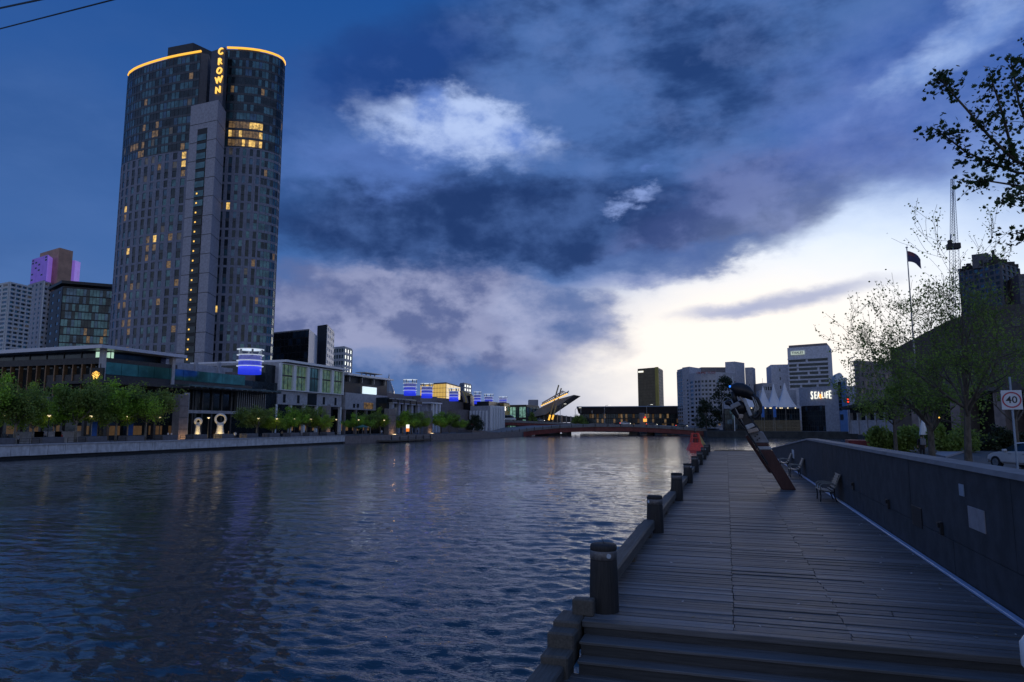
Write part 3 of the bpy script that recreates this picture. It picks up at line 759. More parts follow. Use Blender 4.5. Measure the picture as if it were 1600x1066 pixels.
p3, z3 = plan3((63, 390, 476), (93, 387, 460), (114, 393, 470)); b = MB(); b.prism(p3, 0, z3); b.build('core', BRN, r)
b = MB(); p4, z4 = plan2((112, 407, 474), (117.5, 407, 474), 6); b.prism(p4, z3 - 30, z4); b.build('lit_fin', PUR2, r)
r, po, z = simple_building('glass_hotel_block', 'dark teal glass block with flat overhanging roof between towers', 'building', plan3((80, 450, 340), (99, 447, 325), (182, 449, 335)),
    [dict(e=0, nf=18, nb=2, wf=.4, hf=.4, ws=[(M_GLD, 1)], fm=M_DARKG), dict(e=1, nf=18, nb=16, wf=.92, hf=.86, ws=[(M_GLT, 6), (M_GLD, 5), (M_GLB, 4), (M_GLW, .35)], fm=M_DARKG, relief=.2)], M_DARKG)
b = MB(); c = Vector(((po[0][0] + po[2][0]) / 2, (po[0][1] + po[2][1]) / 2)); b.prism([tuple(c + (Vector(q) - c) * 1.10) for q in po], z + 1.2, z + 2.6); b.build('overhanging_roof', M_DARKG, r)
# behind and right of the hotel tower
simple_building('dark_glass_office', 'dark glass office block with white edge right of the hotel tower', 'building', plan3((428, 512, 330), (483, 514, 318), (496.5, 518, 345)),
    [dict(e=0, nf=14, nb=9, wf=.9, hf=.85, ws=[(M_GLD, 7), (M_GLB, 3)], fm=M_DARKG, relief=.15)], mat('white_end_wall', (.62, .63, .68), .6, 0, .05, .3))
simple_building('slim_black_tower', 'slim black slab with pale side behind the dark office block', 'tower', plan3((496, 507, 350), (511, 507, 345), (522, 511, 372)),
    [dict(e=1, nf=16, nb=4, wf=.6, hf=.5, ws=W_APT, fm=M_WHITE)], M_DARKG)
simple_building('teal_apartment_block', 'teal glass apartment block with stacked balconies, smallest behind the podium', 'building', plan3((522, 541, 430), (538, 541, 425), (550, 545, 440)),
    [dict(e=0, nf=13, nb=4, wf=.8, hf=.6, ws=[(M_GLT, 5), (M_GLB, 3)], fm=APT, relief=.5), dict(e=1, nf=13, nb=3, wf=.8, hf=.6, ws=[(M_GLT, 5), (M_GLB, 3)], fm=APT, relief=.5)], M_CONC2)

# ---------------------------------------------------------------- casino podium along the far promenade
XP = -112.0
def yz(px, py, Xp=XP): p = atx(px, py, Xp); return p.y, p.z
def casino():
    r = thing('casino_podium', 'low dark glass hall with sweeping white-edged roof and glowing gold emblem', 'building')
    yc, zr = yz(160, 541); y1, _ = yz(278, 558)
    xl = -190.0
    b = MB(); b.hexa([(xl, yc, zr - 1.2), (XP + 1.5, yc - 1.5, zr - .5), (XP + 1.5, y1 + 1, zr - .5), (xl, y1 + 1, zr - 1.2), (xl, yc, zr - .3), (XP + 1.5, yc - 1.5, zr + .12), (XP + 1.5, y1 + 1, zr + .12), (xl, y1 + 1, zr - .3)])
    b.build('roof', mat('pale_roof_metal', (.50, .52, .60), .4, .3, .05, 1), r)
    b = MB(); b.box(xl, XP - 2.2, yc + 2.2, y1 - 1, zr - 4, zr - .45); b.build('upper_storey', M_GLD, r)
    for k in range(16):
        b = MB(); y = yc + 2.1; x = XP - 3 - k * 4.5; b.box(x - .12, x + .12, y, y + .1, zr - 3.2, zr - .6); b.build('mullion', M_DARK, r)
    for px0, px1 in ((150, 158), (163.5, 167.5), (169, 171.5), (174, 177)):
        if px0 < 160:
            a, c = aty(px0, 557, yc + 2.1), aty(px1, 557, yc + 2.1); bb = MB(); bb.box(a.x, c.x, yc + 2.0, yc + 2.18, c.z - 1.1, c.z + .9)
        else:
            a, c = atx(px0, 557, XP - 2.1), atx(px1, 557, XP - 2.1); bb = MB(); bb.box(XP - 2.18, XP - 2.02, a.y, c.y, a.z - 1.0, a.z + .8)
        bb.build('lit_window', mat('pale_green_lit_pane', (.5, .6, .5), .3, 0, .1, 1, emit=(.55, .85, .65), es=.7, sample=False) if 'pale_green_lit_pane' not in MATS else MATS['pale_green_lit_pane'], r)
    # fin storey on the end facade
    zt = aty(100, 570, yc).z; zl = aty(100, 600, yc).z
    b = MB(); b.box(xl, XP - .3, yc + .9, y1 + 40, -.1, zr - 3.9); b.build('hall', M_GLD, r)
    b = MB(); b.box(xl, XP, yc + .2, y1, zt, zt + 1.2); b.build('fascia', M_DARKG, r)
    FIN = mat('bronze_fin', (.20, .115, .06), .45, .4, .2, 2)
    x = XP - .2; k = 0
    while x > xl + 2:
        b = MB(); b.box(x - .12, x + .12, yc + .1, yc + .9, zl - 2.2, zt); b.build('fin', FIN, r); x -= 2.3; k += 1
    # emblem
    a = aty(143, 588, yc - .2); c = aty(157.5, 588, yc - .2); zt2 = aty(150, 575, yc - .2).z; zb2 = aty(150, 599, yc - .2).z
    b = MB(); b.box(a.x, c.x + .5, yc - .25, yc + .1, zb2, zt2); pn = b.build('emblem_panel', M_DARK, r)
    cx, w = (a.x + c.x) / 2, (c.x - a.x) * .42; z0 = aty(150, 592.5, yc - .2).z; h = aty(150, 581, yc - .2).z - z0
    em = MB(); pts = [(-.55, 0), (.55, 0), (.66, .42), (1.0, .62), (.72, .56), (.50, .38), (.44, .80), (.22, .38), (0, .92), (-.22, .38), (-.44, .80), (-.50, .38), (-.72, .56), (-1.0, .62), (-.66, .42)]
    f = [(cx + u * w, yc - .4, z0 + v * h) for u, v in pts]; g_ = [(p[0], yc - .26, p[2]) for p in f]; n0 = len(pts)
    em.v = f + g_; em.f = [tuple(range(n0))[::-1]] + [(i, (i + 1) % n0, n0 + (i + 1) % n0, n0 + i) for i in range(n0)]; em.m = [0] * len(em.f)
    for u, v, rr in ((0, 1.0, .10), (-.36, .92, .08), (.36, .92, .08), (-.75, .80, .07), (.75, .80, .07)):
        em.tube([(cx + u * w, yc - .4, z0 + v * h), (cx + u * w, yc - .26, z0 + v * h)], rr * w * 1.3, 8)
    e = em.build('gold_emblem', M_GOLD, pn); e['label'] = 'glowing gold crown shaped emblem'
    # river side: terrace, green glass balustrade, pier at the corner
    zb, zt3 = yz(200, 586)[1], yz(200, 566)[1]
    ye = yz(395, 592)[0]
    b = MB(); b.box(XP - 14, XP - .05, yc + .3, ye, zb - 2.6, zb - .2); b.build('terrace_slab', M_DARKG, r)
    GG = mat_glass('green_balustrade_glass', (.06, .20, .17), .5, .1)
    y = yc + .6
    while y < ye - 4:
        b = MB(); b.box(XP - .02, XP + .08, y, y + 3.9, zb - .2, zt3 - .4); b.build('balustrade_pane', GG, r); y += 4.0
    for y in (yc + .2, y1 - 1.5): 
        b = MB(); b.box(XP - .7, XP + .2, y - .1, y + .7, zb - 2.5, zr - .5); b.build('corner_post', M_CONC2, r)
    # lower levels
    zc = yz(240, 602)[1]
    b = MB(); b.box(XP - 10, XP + 3.5, yc - 2.5, yz(306, 606)[0], zc - .5, zc); b.build('canopy', M_DARKG, r)
    for k in range(5):
        y = yc + 1 + k * 5.5
        b = MB(); b.box(XP + .6, XP + 1.3, y, y + .6, -.1, zc - .5); b.build('column', M_DARKG, r)
    for k in range(14):
        x = XP - 2 - k * 5.3; b = MB(); b.box(x - .3, x + .3, yc - 1.2, yc - .6, -.1, zl - 2.2); b.build('column', M_DARKG, r)
    wl = mat('warm_interior_strip', (.2, .12, .05), .6, 0, .3, 1, emit=(1, .5, .14), es=.035, sample=False)
    for k in range(12):
        x = XP - 4 - k * 6.1; b = MB(); b.box(x - 1.6, x + 1.2, yc + .80, yc + .92, 1.0, 2.6 + (k % 3) * .4); b.build('lit_shopfront', wl, r)
    for k in range(4):
        y = yc + 2 + k * 5.2; b = MB(); b.box(XP - .34, XP - .2, y, y + 3.4, .8, 2.6); b.build('lit_shopfront', wl, r)
casino()

def vent_tower(px, pyt, pyb, D, wpx, label, bright=True, base=None):
    q = atd(px, pyb, D); zt = atd(px, pyt, D).z; rad = wpx / 2 * D / F; h = zt - q.z
    r = thing('vent_tower', label, 'vent tower', (q.x, q.y, q.z), 0, 'blue lit vent towers on the podium roofs')
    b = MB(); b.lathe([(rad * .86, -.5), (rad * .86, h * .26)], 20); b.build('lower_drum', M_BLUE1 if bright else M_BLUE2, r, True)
    b = MB(); b.lathe([(rad * .86, h * .262), (rad * .86, h * .50)], 20); b.build('middle_drum', mat('mid_uplight_glow', (.1, .1, .5), .4, 0, .2, 1.5, emit=(.03, .07, .8), es=.3, sample=False) if 'mid_uplight_glow' not in MATS else MATS['mid_uplight_glow'], r, True)
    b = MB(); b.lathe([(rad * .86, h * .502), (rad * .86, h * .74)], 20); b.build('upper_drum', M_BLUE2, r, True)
    for f in (.24, .48, .73, .985):
        b = MB(); b.lathe([(rad * .80, h * f), (rad, h * f), (rad * 1.02, h * f + h * .028), (rad * .80, h * f + h * .03)], 20); b.build('ring', M_RING, r)
    for k in range(6):
        a = k * math.pi / 3 + .3; b = MB(); b.tube([(rad * .84 * math.cos(a), rad * .84 * math.sin(a), h * .72), (rad * .9 * math.cos(a), rad * .9 * math.sin(a), h)], .08 * rad, 5); b.build('strut', M_GREYM, r)
    return r
def xbox(root, name, m, px0, px1, pyt, pyb, Xp, depth, zb=None, bevel=0):
    mid = (pyt + pyb) / 2; a = atx(px0, mid, Xp); c = atx(px1, mid, Xp); zt = atx(px0, pyt, Xp).z; z0 = atx(px0, pyb, Xp).z if zb is None else zb
    b = MB(); b.box(Xp - depth, Xp, a.y, c.y, z0, zt); return b.build(name, m, root, bevel=bevel)

def atrium():
    r = thing('glass_atrium', 'glazed atrium block with long flat canopy and warm lit rooms', 'building')
    xbox(r, 'rear_wall', M_CONC2, 276, 362, 566, 640, XP - 6, 25, -.1)
    xbox(r, 'stone_base', M_STONE, 361, 425, 581, 640, XP - 4, 14, -.1)
    xbox(r, 'corner_block', M_CONC2, 355, 402, 567, 640, XP - 16, 10, -.1)
    for px in (305, 341): xbox(r, 'pilaster', M_CONC2, px, px + 4, 566, 600, XP - 5.6, .6)
    g_ = atx(290, 600, XP); a = atx(277, 600, XP + 2); c = atx(424, 606, XP + 2)
    b = MB(); b.box(XP - 6, XP + 5, a.y, c.y, a.z - .5, a.z - .1); b.build('canopy', mat_glass('canopy_glass', (.10, .16, .17), .4, .2), r)
    for k in range(18):
        y = a.y + (c.y - a.y) * k / 17; b = MB(); b.box(XP - 6, XP + 5.1, y - .08, y + .08, a.z - .75, a.z - .51); b.build('canopy_rib', M_GREYM, r)
    xbox(r, 'glazed_hall', M_GLD, 296, 372, 607, 640, XP - .6, 16, -.1)
    F_ = Facade(r); A = (XP - .6, atx(300, 620, XP).y); B = (XP - .6, atx(372, 620, XP).y)
    F_.grid(A, B, atx(330, 640, XP).z, atx(330, 611, XP).z, 1, 10, .88, .94, M_DARK, [(M_GLW, 4), (M_GLD, 3)], .2)
    F_.done('mullions')
    xbox(r, 'floor_slab', M_CONC2, 286, 369, 640.5, 645.5, XP + 1.4, 4)
    for k in range(6): xbox(r, 'column', M_DARKG, 286 + k * 15, 288.2 + k * 15, 606, 640, XP + 1.3, .6, -.1)
    for k in range(14):
        px = 371 + k * 3.3; xbox(r, 'louvre_blade', M_GREYM, px, px + .9, 608, 648, XP + .8, .9)
    xbox(r, 'louvre_hall', M_GLD, 370, 420, 606, 640, XP - .5, 12, -.1)
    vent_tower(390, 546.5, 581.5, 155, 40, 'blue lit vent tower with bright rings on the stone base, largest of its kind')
atrium()

def column_building():
    r = thing('colonnade_hall', 'pale hall with five tall green windows between white columns and flat roof', 'building')
    a = atx(436, 563, XP); e = atx(535, 578, XP); zt = a.z; zm = atx(440, 610, XP).z; zb = atx(440, 632, XP).z
    b = MB(); b.box(XP - 30, XP, a.y, e.y, zb, zt - .4); b.build('hall', M_CONC2, r)
    b = MB(); b.box(XP - 30, XP + 1.6, atx(453, 564, XP).y - 3.5, e.y + 1.5, zt - .35, zt + .25); b.build('roof', mat('pale_roof_edge', (.6, .62, .68), .4, .2, .05, 1), r)
    F_ = Facade(r); GRN = mat_glass('green_hall_glass', (.10, .22, .20), .5, .12)
    lit = mat_glass('green_hall_glass_lit', (.16, .28, .20), .3, .2, (.6, .9, .35), .05)
    F_.grid((XP, a.y), (XP, e.y), zm, zt - .7, 1, 5, .80, .94, M_WHITE, [(GRN, 1)], .7, .5, pattern=lambda k, i: lit if i in (0, 1, 3, 4) else GRN)
    F_.done('columns')
    for i in range(5):
        L = (e.y - a.y) / 5
        for f in (.35, .62):
            b = MB(); y = a.y + (i + f) * L; b.box(XP + .14, XP + .2, y - .07, y + .07, zm + .3, zt - 1); b.build('mullion', M_DARKG, r)
        b = MB(); b.box(XP + .14, XP + .22, a.y + (i + .1) * L, a.y + (i + .9) * L, zm + (zt - zm) * .48, zm + (zt - zm) * .53); b.build('transom', M_DARKG, r)
    for i in range(5):
        L = (e.y - a.y) / 5; y = a.y + (i + .45) * L
        if i == 2:
            b = MB(); b.box(XP + .01, XP + .12, y - L * .3, y + L * .4, zb + .2, zm - .3); b.build('window', M_GLD, r)
        else:
            b = MB(); b.box(XP + .01, XP + .12, y - .5, y + .5, zb + .5, zm - 1.0); b.build('window', M_GLD, r)
    b = MB(); b.box(XP - 30, XP - 3, a.y - 5, e.y, -.1, zb); b.build('undercroft', M_GLD, r)
    b = MB(); b.box(XP - 25, XP - 1, atx(420, 570, XP).y, a.y - .1, -.1, zt - 1.4); b.build('stair_bay', M_GLD, r)
    for i in range(6):
        b = MB(); y = a.y + (e.y - a.y) * i / 5; b.box(XP - .9, XP - .1, y - .35, y + .35, -.1, zb); b.build('column', M_WHITE, r)
    for i in range(5):
        b = MB(); y = a.y + (e.y - a.y) * (i + .3) / 5; b.box(XP - 2.98, XP - 2.9, y, y + 3.2, 1.2, 3.4); b.build('lit_shopfront', M_GLW, r)
column_building()
def screen_building():
    r = thing('black_box_hall', 'black box hall with thin white roof and bright blank screen on its side', 'building')
    a = atx(540, 586, XP); e = atx(606, 593, XP); zt = atx(548, 585, XP).z; zm = atx(548, 614, XP).z; zb = atx(548, 640, XP).z
    b = MB(); b.box(XP - 30, XP - .3, a.y, e.y, zm, zt - .5); b.build('black_box', M_DARK, r)
    b = MB(); b.box(XP - 30, XP + 1.5, a.y - 1, e.y + 1.5, zt - .5, zt + .1); b.build('roof', MATS['pale_roof_edge'], r)
    for k in range(4):
        y = a.y + (e.y - a.y) * (k + .2) / 3.6; b = MB(); b.box(XP - .32, XP + .6, y - .15, y + .15, zt - 2.4, zt - .52); b.build('roof_bracket', M_GREYM, r)
    p0 = atx(567, 612, XP); p1 = atx(588, 612, XP)
    b = MB(); b.box(XP - .25, XP + .1, p0.y, p1.y, atx(577, 616, XP).z, atx(577, 605, XP).z); b.build('screen', mat('lit_screen', (.8, .85, .9), .4, 0, .03, 1, emit=(.75, .92, 1), es=.9, sample=False), r)
    b = MB(); b.box(XP - 30, XP, a.y + .2, e.y, zb, zm); b.build('lower_hall', M_CONC2, r)
    for px0, px1, t_, c_, m in ((552, 555, 631, 637, M_GLD), (558, 561, 631, 637, M_GLD), (569, 583, 629, 639, M_GLW), (598, 600, 630, 636, M_GLY)):
        xbox(r, 'window', m, px0, px1, t_, c_, XP + .12, .2)
    b = MB(); b.box(XP - 28, XP - 2.5, a.y, e.y, -.1, zb); b.build('undercroft', M_GLD, r)
    for i in range(5):
        b = MB(); y = a.y + .6 + (e.y - a.y - 1) * i / 4; b.box(XP - .9, XP - .1, y - .4, y + .4, -.1, zb); b.build('column', M_STONE, r)
    for i in range(4):
        b = MB(); y = a.y + (e.y - a.y) * (i + .3) / 4; b.box(XP - 2.48, XP - 2.4, y, y + 4.2, 1.0, 3.2); b.build('lit_shopfront', M_GLW, r)
    a = atx(563, 582, XP - 12); c = atx(590, 584, XP - 12)
    b = MB()
    b.box(XP - 14, XP - 10, a.y, c.y, a.z - .1, a.z + .15); b.build('rooftop_frame', M_GREYM, r)
    for k in range(4):
        y = a.y + (c.y - a.y) * (k + .3) / 4; b = MB(); b.box(XP - 12.2, XP - 11.8, y - .1, y + .1, zt - .2, a.z); b.build('frame_post', M_GREYM, r)
screen_building()
def far_podium():
    X2 = -108.0
    r = thing('terraced_podium', 'brown stone terraced podium with stepped balconies below the vent towers', 'building')
    xbox(r, 'rear_block', M_STONE, 604, 657, 614, 660, X2 - 6, 20, -.1); xbox(r, 'front_block', M_GLD, 604, 650, 621, 660, X2, 14, -.1)
    for k in range(5):
        xbox(r, 'pier', M_CONC2, 613 + k * 10, 616 + k * 10, 622 + k * 1.2, 650, X2 + 1.2, 2, -.1)
        xbox(r, 'balcony', M_CONC2, 614 + k * 9.6, 621 + k * 9.6, 628.5 + k * .9, 630.2 + k * .9, X2 + 1.6, 3)
        xbox(r, 'balcony_screen', M_DARK, 613 + k * 9.6, 621 + k * 9.6, 623.5 + k * .9, 628.4 + k * .9, X2 + 1.5, 2.4)
    xbox(r, 'middle_block', M_STONE, 656, 683, 618, 660, X2 - 3, 16, -.1)
    xbox(r, 'portico_hall', M_CONC2, 667, 688, 630, 660, X2, 10, -.1); xbox(r, 'portico_roof', M_WHITE, 674, 691, 628.5, 630.5, X2 + 2.2, 10)
    for px in (676.5, 681.5, 687): xbox(r, 'portico_column', M_WHITE, px, px + 1.8, 630.5, 650, X2 + 1.8, .8, -.1)
    xbox(r, 'right_block', M_STONE, 684, 737, 621.5, 665, X2 - 6, 25, -.1); xbox(r, 'right_front', M_STONE, 690, 724, 626, 665, X2 - 1, 8, -.1)
    xbox(r, 'low_annexe', M_STONE, 718, 740, 640, 668, X2 + 4, 10, -.1)
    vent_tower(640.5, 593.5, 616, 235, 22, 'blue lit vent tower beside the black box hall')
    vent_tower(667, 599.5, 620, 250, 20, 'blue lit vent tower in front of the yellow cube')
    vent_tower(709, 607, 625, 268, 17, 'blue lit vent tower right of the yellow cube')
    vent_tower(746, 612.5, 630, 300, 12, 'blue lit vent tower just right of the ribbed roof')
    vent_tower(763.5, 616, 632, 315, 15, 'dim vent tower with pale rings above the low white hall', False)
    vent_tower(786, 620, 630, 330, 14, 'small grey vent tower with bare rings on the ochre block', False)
    YC = mat('backlit_yellow_panel', (.6, .45, .15), .5, 0, .25, .4, emit=(1, .62, .14), es=.55, sample=False)
    simple_building('yellow_cube', 'backlit yellow gridded cube standing behind the podium roofs', 'building', plan3((657, 599, 330), (697, 597.5, 318), (719, 602, 350)),
        [dict(e=0, z0=10, nf=6, nb=9, wf=.93, hf=.93, ws=[(YC, 1)], fm=M_STONE, relief=.12), dict(e=1, z0=10, nf=6, nb=4, wf=.95, hf=.95, ws=[(MATS.get('pale_yellow_panel') or mat('pale_yellow_panel', (.6, .5, .3), .5, 0, .1, .4, emit=(1, .74, .36), es=.62, sample=False), 1)], fm=M_STONE, relief=.1)], M_STONE)
    simple_building('blue_grey_slab', 'small blue grey office slab beside the yellow cube', 'building', plan3((718.5, 598, 400), (725, 598, 395), (736, 601, 410)),
        [dict(e=0, nf=12, nb=3, wf=.7, hf=.5, ws=W_APT, fm=PURW), dict(e=1, nf=12, nb=3, wf=.8, hf=.6, ws=W_APT, fm=PURW)], PURW)
    r = thing('ribbed_roof_hall', 'hall with dark ribbed barrel roof beside the blue vent tower', 'building')
    for k in range(8):
        pts = []
        for q in range(7):
            f = q / 6; p = atd(719 + k * 2.2 + f * 7, 611.5 + k * .7 + 17 * f * f, 290 + k * 3); pts.append(p)
        b = MB(); b.tube(pts, .5, 5); b.build('roof_rib', M_YEL if k % 2 else M_STONE, r)
    po, z = plan3((719, 617, 300), (735, 618, 296), (746, 628, 318)); body(r, po, 0, z, M_DARK, 'hall')
    r = thing('white_low_hall', 'long low pale hall with white piers left of the bridge', 'building')
    po, z = plan3((735, 634, 290), (765, 634, 282), (788, 634, 300)); body(r, po, 0, z, M_CONC2, 'hall')
    po2, z2 = plan3((741, 628, 300), (764, 627, 292), (781, 628, 312)); body(r, po2, 0, z2, M_DARKG, 'upper_hall')
    for e_ in (0, 1):
        t, n, L = out_normal(po[e_], po[e_ + 1])
        for k in range(6):
            b = MB(); b.obox(po[e_], t, n, L * (k + .2) / 6, L * (k + .45) / 6, 0, .8, 0, z - (2 if e_ == 0 else -.1)); b.build('pier', M_WHITE, r)
    simple_building('ochre_block', 'small ochre block under the grey vent tower', 'building', plan3((781, 630, 315), (787, 629, 312), (796, 630, 325)), [dict(e=1, nf=3, nb=2, wf=.7, hf=.5, ws=[(M_GLD, 1)], fm=M_YEL)], mat('ochre_render', (.24, .16, .06), .7, 0, .2, .5))
    TL = mat_glass('teal_lit_glass', (.2, .4, .36), .3, .2, (.45, .9, .7), .22)
    simple_building('teal_glass_pavilion', 'glowing teal glass pavilion left of the tilted blade canopy', 'building', plan3((796, 632, 345), (822, 632.5, 340), (842, 633, 360)),
        [dict(e=0, nf=2, nb=5, wf=.92, hf=.85, ws=[(TL, 2), (M_GLT, 2)], fm=M_DARKG), dict(e=1, nf=2, nb=4, wf=.9, hf=.8, ws=[(M_GLT, 3), (M_GLD, 1)], fm=M_DARKG)], M_DARKG)
    simple_building('grey_roof_box', 'plain grey rooftop box behind the teal pavilion', 'building', plan2((826, 625, 370), (841, 624.5, 370), 12), None, PURW)
    r = thing('cone_spire', 'slender grey ribbed conical spire behind the black box hall', 'spire'); q = atd(607, 622, 420); zt = atd(607, 593, 420).z
    b = MB(); b.lathe([(4.2, 0), (3.6, q.z + 4), (2.2, zt - 4), (.5, zt), (.12, zt + 3.5)], 12, (q.x, q.y)); b.build('cone', M_GREYM, r)
far_podium()

# ---------------------------------------------------------------- far promenade: quay wall, planters, lamps, pylons
ORD = ['first', 'second', 'third', 'fourth', 'fifth', 'sixth', 'seventh', 'eighth', 'ninth', 'tenth', 'eleventh', 'twelfth', 'thirteenth', 'fourteenth', 'fifteenth', 'sixteenth']
def quay():
    r = thing('quay_wall', 'long pale concrete panelled quay wall along the far promenade', 'wall')
    y = 36.0
    stain = M_CONC
    while y < 150:
        b = MB(); b.box(-90.4, -90.02 + random.uniform(-.02, .02), y + .03, y + 2.57, -1.32 + random.uniform(-.02, .02), .02); b.build('wall_panel', M_CONC, r); y += 2.6
    b = MB(); b.box(-90.7, -90.39, 30, 150, -3, -.2); b.build('footing', M_DARK, r)
    b = MB(); b.box(-90.9, -89.9, 36, 150.2, .03, .22); b.build('coping', M_CONC2, r)
    r = thing('stone_embankment', 'dark stone embankment wall beyond the concrete quay', 'wall')
    pts = [(-90, 150.2), (-84, 172), (-79.6, 215), (-77.6, 262)]
    for i in range(3):
        A, B = pts[i], pts[i + 1]; t, n, L = out_normal(A, B); k = max(3, int(L / 5))
        for q in range(k):
            b = MB(); b.obox(A, t, n, L * q / k + .02, L * (q + 1) / k - .02, -.6, .02 + random.uniform(-.02, .02), -3, .1); b.build('stone_block', M_STONE, r)
    r = thing('landing_stage', 'low timber landing stage floating against the embankment', 'jetty')
    b = MB(); b.box(-86.5, -82.5, 160, 200, -1.5, -1.1); b.build('stage_deck', M_BEAM, r)
    for k in range(9):
        b = MB(); b.tube([(-82.6, 160.5 + k * 4.9, -2.4), (-82.6, 160.5 + k * 4.9, -.1)], .14, 6); b.build('pile', M_PILE, r)
    b = MB(); b.box(-82.65, -82.55, 160, 200, -.35, -.27); b.build('handrail', M_GREYM, r)
    # planters and railings
    pp = None; k = 0; y = 60.0
    while y < 150:
        if pp is None:
            pp = thing('stone_planter', '', 'planter', (-92.6, y, -.12))
            b = MB(); b.box(-1.0, 1.0, -1.7, 1.7, 0, 1.15); b.build('box', mat_concrete('grey_planter_stone', (.12, .12, .135), .2), pp, bevel=.05)
            b = MB(); b.box(-.85, .85, -1.55, 1.55, 1.10, 1.2); b.build('soil', M_LAND, pp); o = pp
        else: o = copy_tree(pp); o.location.y = y
        o['label'] = 'low grey stone planter above the pale quay wall, ' + ORD[12 - k] + ' counted from the stone embankment'; o['group'] = 'stone planters along the quay'
        y += 7.2; k += 1
    y = 62.2; rp = None; k = 0
    while y < 150:
        if rp is None:
            rp = thing('quay_railing', '', 'railing', (-91.6, y, -.12))
            for z in (.35, .7, 1.02):
                b = MB(); b.tube([(0, 0, z), (0, 2.9, z)], .03, 5); b.build('rail', M_DARK, rp)
            for q in (0, 1.45, 2.9):
                b = MB(); b.tube([(0, q, 0), (0, q, 1.05)], .035, 5); b.build('post', M_DARK, rp)
            o = rp
        else: o = copy_tree(rp); o.location.y = y
        o['label'] = 'short dark metal railing between stone planters, ' + ORD[12 - k] + ' counted from the stone embankment'; o['group'] = 'railings between the planters'
        y += 7.2; k += 1
quay()

def lamps():
    pr = None
    for i, px in enumerate((4, 75, 141, 198, 249, 325, 403, 432, 460, 485, 525, 560, 600, 640, 690)):
        q = atx(px, 670, -95.5); h = 4.35
        if pr is None:
            pr = thing('promenade_lamp', '', 'lamp', (q.x, q.y, -.12))
            b = MB(); b.tube([(0, 0, 0), (0, 0, h - .2)], [.09, .055], 6); b.build('pole', M_DARKG, pr)
            b = MB(); b.lathe([(.1, h - .25), (.26, h - .02), (.22, h)], 10); b.build('lamp_glass', M_LAMP, pr)
            b = MB(); b.lathe([(.55, h + .02), (.50, h + .07), (.06, h + .16)], 12); b.build('lamp_hood', M_DARKG, pr); o = pr
        else: o = copy_tree(pr); o.location = (q.x, q.y, -.12)
        o['label'] = 'lit hooded promenade lamp post, ' + ORD[14 - i] + ' counted from the bridge end'; o['group'] = 'lamp posts on the far promenade'
        if px < 500:
            ld = bpy.data.lights.new('lamp_light', 'POINT'); ld.energy = 4; ld.color = (1, .72, .36); ld.shadow_soft_size = .25
            lo = link('lamp_light', ld, o, (0, 0, h - .45))
    # blue banners
    for px, w in ((143, 3.6), (200, 3.2)):
        q = atx(px, 680, -98); p = thing('banner', 'tall blue fabric banner on a pole below the trees, ' + ('under the gold emblem' if px < 180 else 'beside the terrace end'), 'banner', (q.x, q.y, -.12))
        b = MB(); b.tube([(0, -.1, 0), (0, -.1, 3.5)], .05, 5); b.build('pole', M_GREYM, p)
        b = MB(); b.box(-.03, .03, 0, .9, .6, 3.4); b.build('cloth', mat('blue_banner_cloth', (.03, .12, .42), .7, 0, .15, 2) if 'blue_banner_cloth' not in MATS else MATS['blue_banner_cloth'], p)
lamps()

